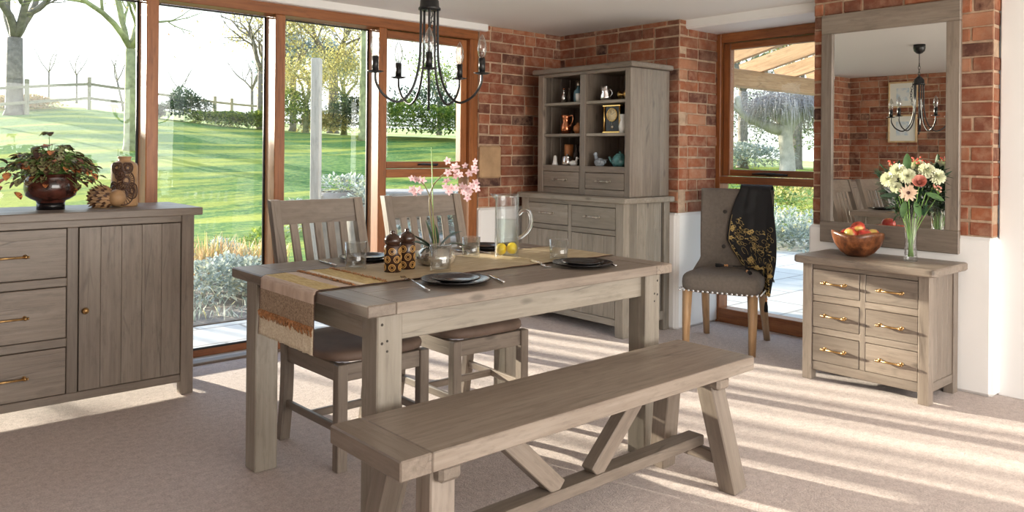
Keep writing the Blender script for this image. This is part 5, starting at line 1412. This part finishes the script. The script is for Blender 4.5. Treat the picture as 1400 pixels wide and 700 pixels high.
tree(66, 52, 2.0, .06, 3, 'bark', 'thin sapling with yellow leaves behind the fence on the left', 18, kids_=2, leaves='autumn', nleaf=150)
tree(104, 50, 1.8, .06, 3, 'bark', 'thin bare sapling behind the fence on the left', 19, kids_=2)
tree(168, 40, 1.6, .06, 3, 'bark', 'thin leaning bare tree beside the mossy trunk', 23, kids_=2, lean=(-.2, 0))
tree(499, 30, 4.2, .25, 4, 'bark_ivy', 'tall mossy tree trunk in the third pane, next to the third mullion', 31, leaves='shrub', nleaf=2600, lsize=.10)
tree(455, 38, 3.0, .26, 4, 'bark', 'autumn tree with yellow leaves behind the patio post', 33, leaves='autumn', nleaf=4500, lsize=.13)
tree(400, 36, 2.6, .16, 4, 'bark', 'autumn tree with few yellow leaves right of the second mullion', 35, leaves='autumn', nleaf=2200, lsize=.13)
tree(600, 42, 1.8, .14, 4, 'bark', 'leafy tree behind the bushes in the small top pane', 37, leaves='shrub', nleaf=1500, lsize=.13)
tree(432, 56, 2.6, .3, 4, 'bark', 'distant tree coloured with blue-grey haze behind the autumn trees in the third pane', 39, leaves='haze', nleaf=9000, lsize=.24)
tree(418, 33, 1.3, .12, 5, 'bark_ivy', 'low twiggy yellow-green tree left of the patio post, in the third pane', 45, leaves='autumn', nleaf=2500, lsize=.10)
tree(470, 35, 1.7, .13, 5, 'bark_ivy', 'low twiggy yellow-green tree right of the patio post, in the third pane', 46, leaves='autumn', nleaf=3000, lsize=.10)
tree(1015, 30, 3.0, .2, 4, 'bark', 'leafy tree beyond the far window on its left side', 41, leaves='shrub', nleaf=2000, lsize=.14)
tree(1090, 32, 3.0, .2, 4, 'bark', 'leafy tree beyond the far window behind the drooping tree', 43, leaves='shrub', nleaf=2000, lsize=.14)
# drooping tree
x, y = at(1076, 26); t = thing('weeping_tree', 'old weeping tree with thick pale trunk and drooping twigs outside the far window', 'tree', (x, y, ground(x, y) - .05)); t.scale = (1.6, 1.6, 1.6)
m = MB(); m.tube(smooth_path([(0, 0, 0), (.02, 0, .4), (-.02, .03, .85), (.03, 0, 1.15)], 4), [.27, .18, .165, .155, .15, .145, .14, .14, .14, .145, .155, .165, .17], 12)
c0 = V(.03, 0, 1.05)
lft = -Rt
m.tube(smooth_path([c0, c0 + lft * .25 + V(0, 0, -.02), c0 + lft * .6 + V(0, 0, .12), c0 + lft * .95 + V(0, 0, .30), c0 + lft * 1.05 + V(0, 0, .65)], 5), [.12] * 8 + [.10] * 6 + [.07] * 6 + [.05], 9)
m.tube(smooth_path([c0 + lft * .8 + V(0, 0, .22), c0 + lft * 1.1 + V(0, 0, .42), c0 + lft * 1.35 + V(0, 0, .75)], 4), [.06] * 4 + [.05] * 4 + [.02], 7)
rs = random.Random(5)
for k in range(7):
    a = k * .9; m.tube(smooth_path([c0, c0 + V(math.cos(a) * .35, math.sin(a) * .35, .35), c0 + V(math.cos(a) * .7, math.sin(a) * .7, .45)], 4), [.10] * 4 + [.06] * 4 + [.03], 7)
m.build('trunk', 'bark_pale', t)
m = MB()
for k in range(1700):
    a = rs.random() * 6.28; rr = .75 * rs.random() ** .5; top = c0 + V(math.cos(a) * rr, math.sin(a) * rr, .72 - .5 * rr * rr + rs.gauss(-.05, .14)); L = rs.uniform(.15, .5)
    if rr < .3: L *= .6
    out = V(math.cos(a), math.sin(a), 0) * rs.uniform(.02, .25) + V(rs.uniform(-.3, .3), rs.uniform(-.3, .3), 0)
    m.tube([top, top + out * .7 + V(0, 0, -.1 * L), top + out + V(0, 0, -L)], [.006, .0045, .002], 3, t=rs.random())
m.build('twigs', 'twig', t)

# fence
fp = [(-60, 27), (36, 29), (121, 32), (205, 35), (293, 38), (316, 39), (400, 42), (500, 44), (640, 46)]
t = thing('fence', 'wooden post and rail fence running along the top of the lawn', 'fence')
pp = []
for px, w in fp:
    x, y = at(px, w); g_ = ground(x, y); pp.append(V(x, y, g_)); m = MB(); m.bx(x - .07, x + .07, y - .07, y + .07, g_ - .1, g_ + 1.30, b=.01); m.build('post', 'fencewood', t)
for a, b in zip(pp, pp[1:]):
    m = MB()
    for h_ in (.45, 1.02): m.beam(a + V(0, 0, h_), b + V(0, 0, h_), .05, .11)
    m.build('rails', 'fencewood', t)

# veranda roof outside the far window
t = thing('veranda_roof', 'timber veranda roof with sloping rafters and glass, outside the far window', 'veranda roof')
m = MB(); m.bx(5.2, 12.5, 3.93, 4.07, 1.80, 1.95, b=.006); m.build('beam', 'rafter', t)
for i in range(12):
    x = 5.3 + i * .62; m = MB(); m.beam((x, 4.15, 1.965), (x, .6, 2.85), .055, .14); m.build('rafter', 'rafter', t)
m = MB(); m.beam((8.8, 4.2, 2.05), (8.8, .6, 2.95), 7.4, .01, side=(1, 0, 0)); m.build('glass_roof', 'pane', t)
for x in (5.3, 12.2): m = MB(); m.bx(x - .06, x + .06, 3.94, 4.06, -.05, 1.8, b=.005); m.build('post', 'rafter', t)

# trees added out of frame, crowns and gaps shaped to break the sun into streaks
SUN_AZ = 105.0; SUN_EL = 9.5
rs = random.Random(8)
KSUN = 1 / math.tan(math.radians(SUN_AZ))
def blocker_tree(xt, wd, z0, z1, yd, lab):
    """unseen tree added so that its shadow falls on the strip through plan point (xt, 2)"""
    x = xt + (yd - 2.0) * KSUN; g_ = ground(x, yd)
    t = thing('sun_blocking_tree', lab, 'tree', (x, yd, 0), group='unseen trees added to block the sun')
    m = MB(); m.tube([(0, 0, g_ - .2), (.01, 0, z0 + .2)], [.028, .02], 8); m.build('trunk', 'bark', t)
    m = MB(); n = 14; m.tube([(rs.uniform(-.01, .01), 0, z0 + (z1 - z0) * i / n) for i in range(n + 1)], [wd / 2 * (1 + rs.uniform(-.12, .12)) * (.6 + .4 * math.sin(PI * min(1, max(.0, i / n))) ** .3) for i in range(n + 1)], 14); m.build('crown', 'leafdark', t)
GAPS = [(.60, .66), (1.10, 1.13), (1.75, 1.80), (2.22, 2.40), (2.50, 2.66), (2.76, 2.88)]
e = -1.4
for a_, b_ in GAPS + [(2.98, 9)]:
    L = a_ - e; n = max(1, round(L / .62)); w_ = L / n
    for i in range(n): blocker_tree(e + (i + .5) * w_, w_ * 1.02, 1.60 if e < 1.7 else 1.80, 2.75, 13 + .5 * (i % 2), 'evergreen on a slim trunk added to block the low sun, outside the view')
    e = b_
for xt, wd in ((3.10, .10), (3.36, .05), (3.62, .13), (3.84, .05), (4.06, .08), (4.36, .12)):
    blocker_tree(xt, wd, .9, 2.9, 12.6, 'narrow columnar evergreen added to cast floor streaks, outside the view')

# ------------------------------------------------------------------ light
wd_ = bpy.data.worlds.new('sky'); sc.world = wd_; wd_.use_nodes = True; nt = wd_.node_tree; nt.nodes.clear()
tc_ = nt.nodes.new('ShaderNodeTexCoord'); sx = nt.nodes.new('ShaderNodeSeparateXYZ'); lk(nt, tc_.outputs['Generated'], sx.inputs[0])
skc = ramp(nt, sx.outputs['Z'], [(.0, (1.0, 1.0, 1.0)), (.12, (.95, .985, 1.0)), (.5, (.62, .78, 1.0)), (1, (.42, .62, 1.0))])
bg_ = nt.nodes.new('ShaderNodeBackground'); bg_.inputs[1].default_value = 1.9; lk(nt, skc, bg_.inputs[0])
wo = nt.nodes.new('ShaderNodeOutputWorld'); lk(nt, bg_.outputs[0], wo.inputs[0])
sun = bpy.data.lights.new('sun', 'SUN'); sun.energy = 17; sun.angle = math.radians(.7); sun.color = (1, .89, .74)
so_ = bpy.data.objects.new('sun', sun); COL.objects.link(so_)
az = math.radians(SUN_AZ); el = math.radians(SUN_EL)
sd = V(math.cos(az) * math.cos(el), math.sin(az) * math.cos(el), math.sin(el))
so_.rotation_euler = sd.to_track_quat('Z', 'Y').to_euler()
def area(name, loc, target, sx_, sy_, e, col):
    l = bpy.data.lights.new(name, 'AREA'); l.shape = 'RECTANGLE'; l.size = sx_; l.size_y = sy_; l.energy = e; l.color = col
    o = bpy.data.objects.new(name, l); COL.objects.link(o); o.location = loc
    o.rotation_euler = (Vector(target) - Vector(loc)).to_track_quat('-Z', 'Y').to_euler(); return o
area('rear_fill_light', (2.0, -3.1, 1.25), (2.2, 3, .9), 4.2, 1.6, 165, (1, .95, .88))  # fill lamp added behind the camera to brighten the room

sc.view_settings.view_transform = 'Standard'; sc.view_settings.look = 'None'; sc.view_settings.gamma = 1
sc.view_settings.use_curve_mapping = False; sc.view_settings.exposure = .31
sc.cycles.max_bounces = 10; sc.cycles.transparent_max_bounces = 16; sc.cycles.transmission_bounces = 10
sc.cycles.use_denoising = True; sc.cycles.sample_clamp_indirect = 6
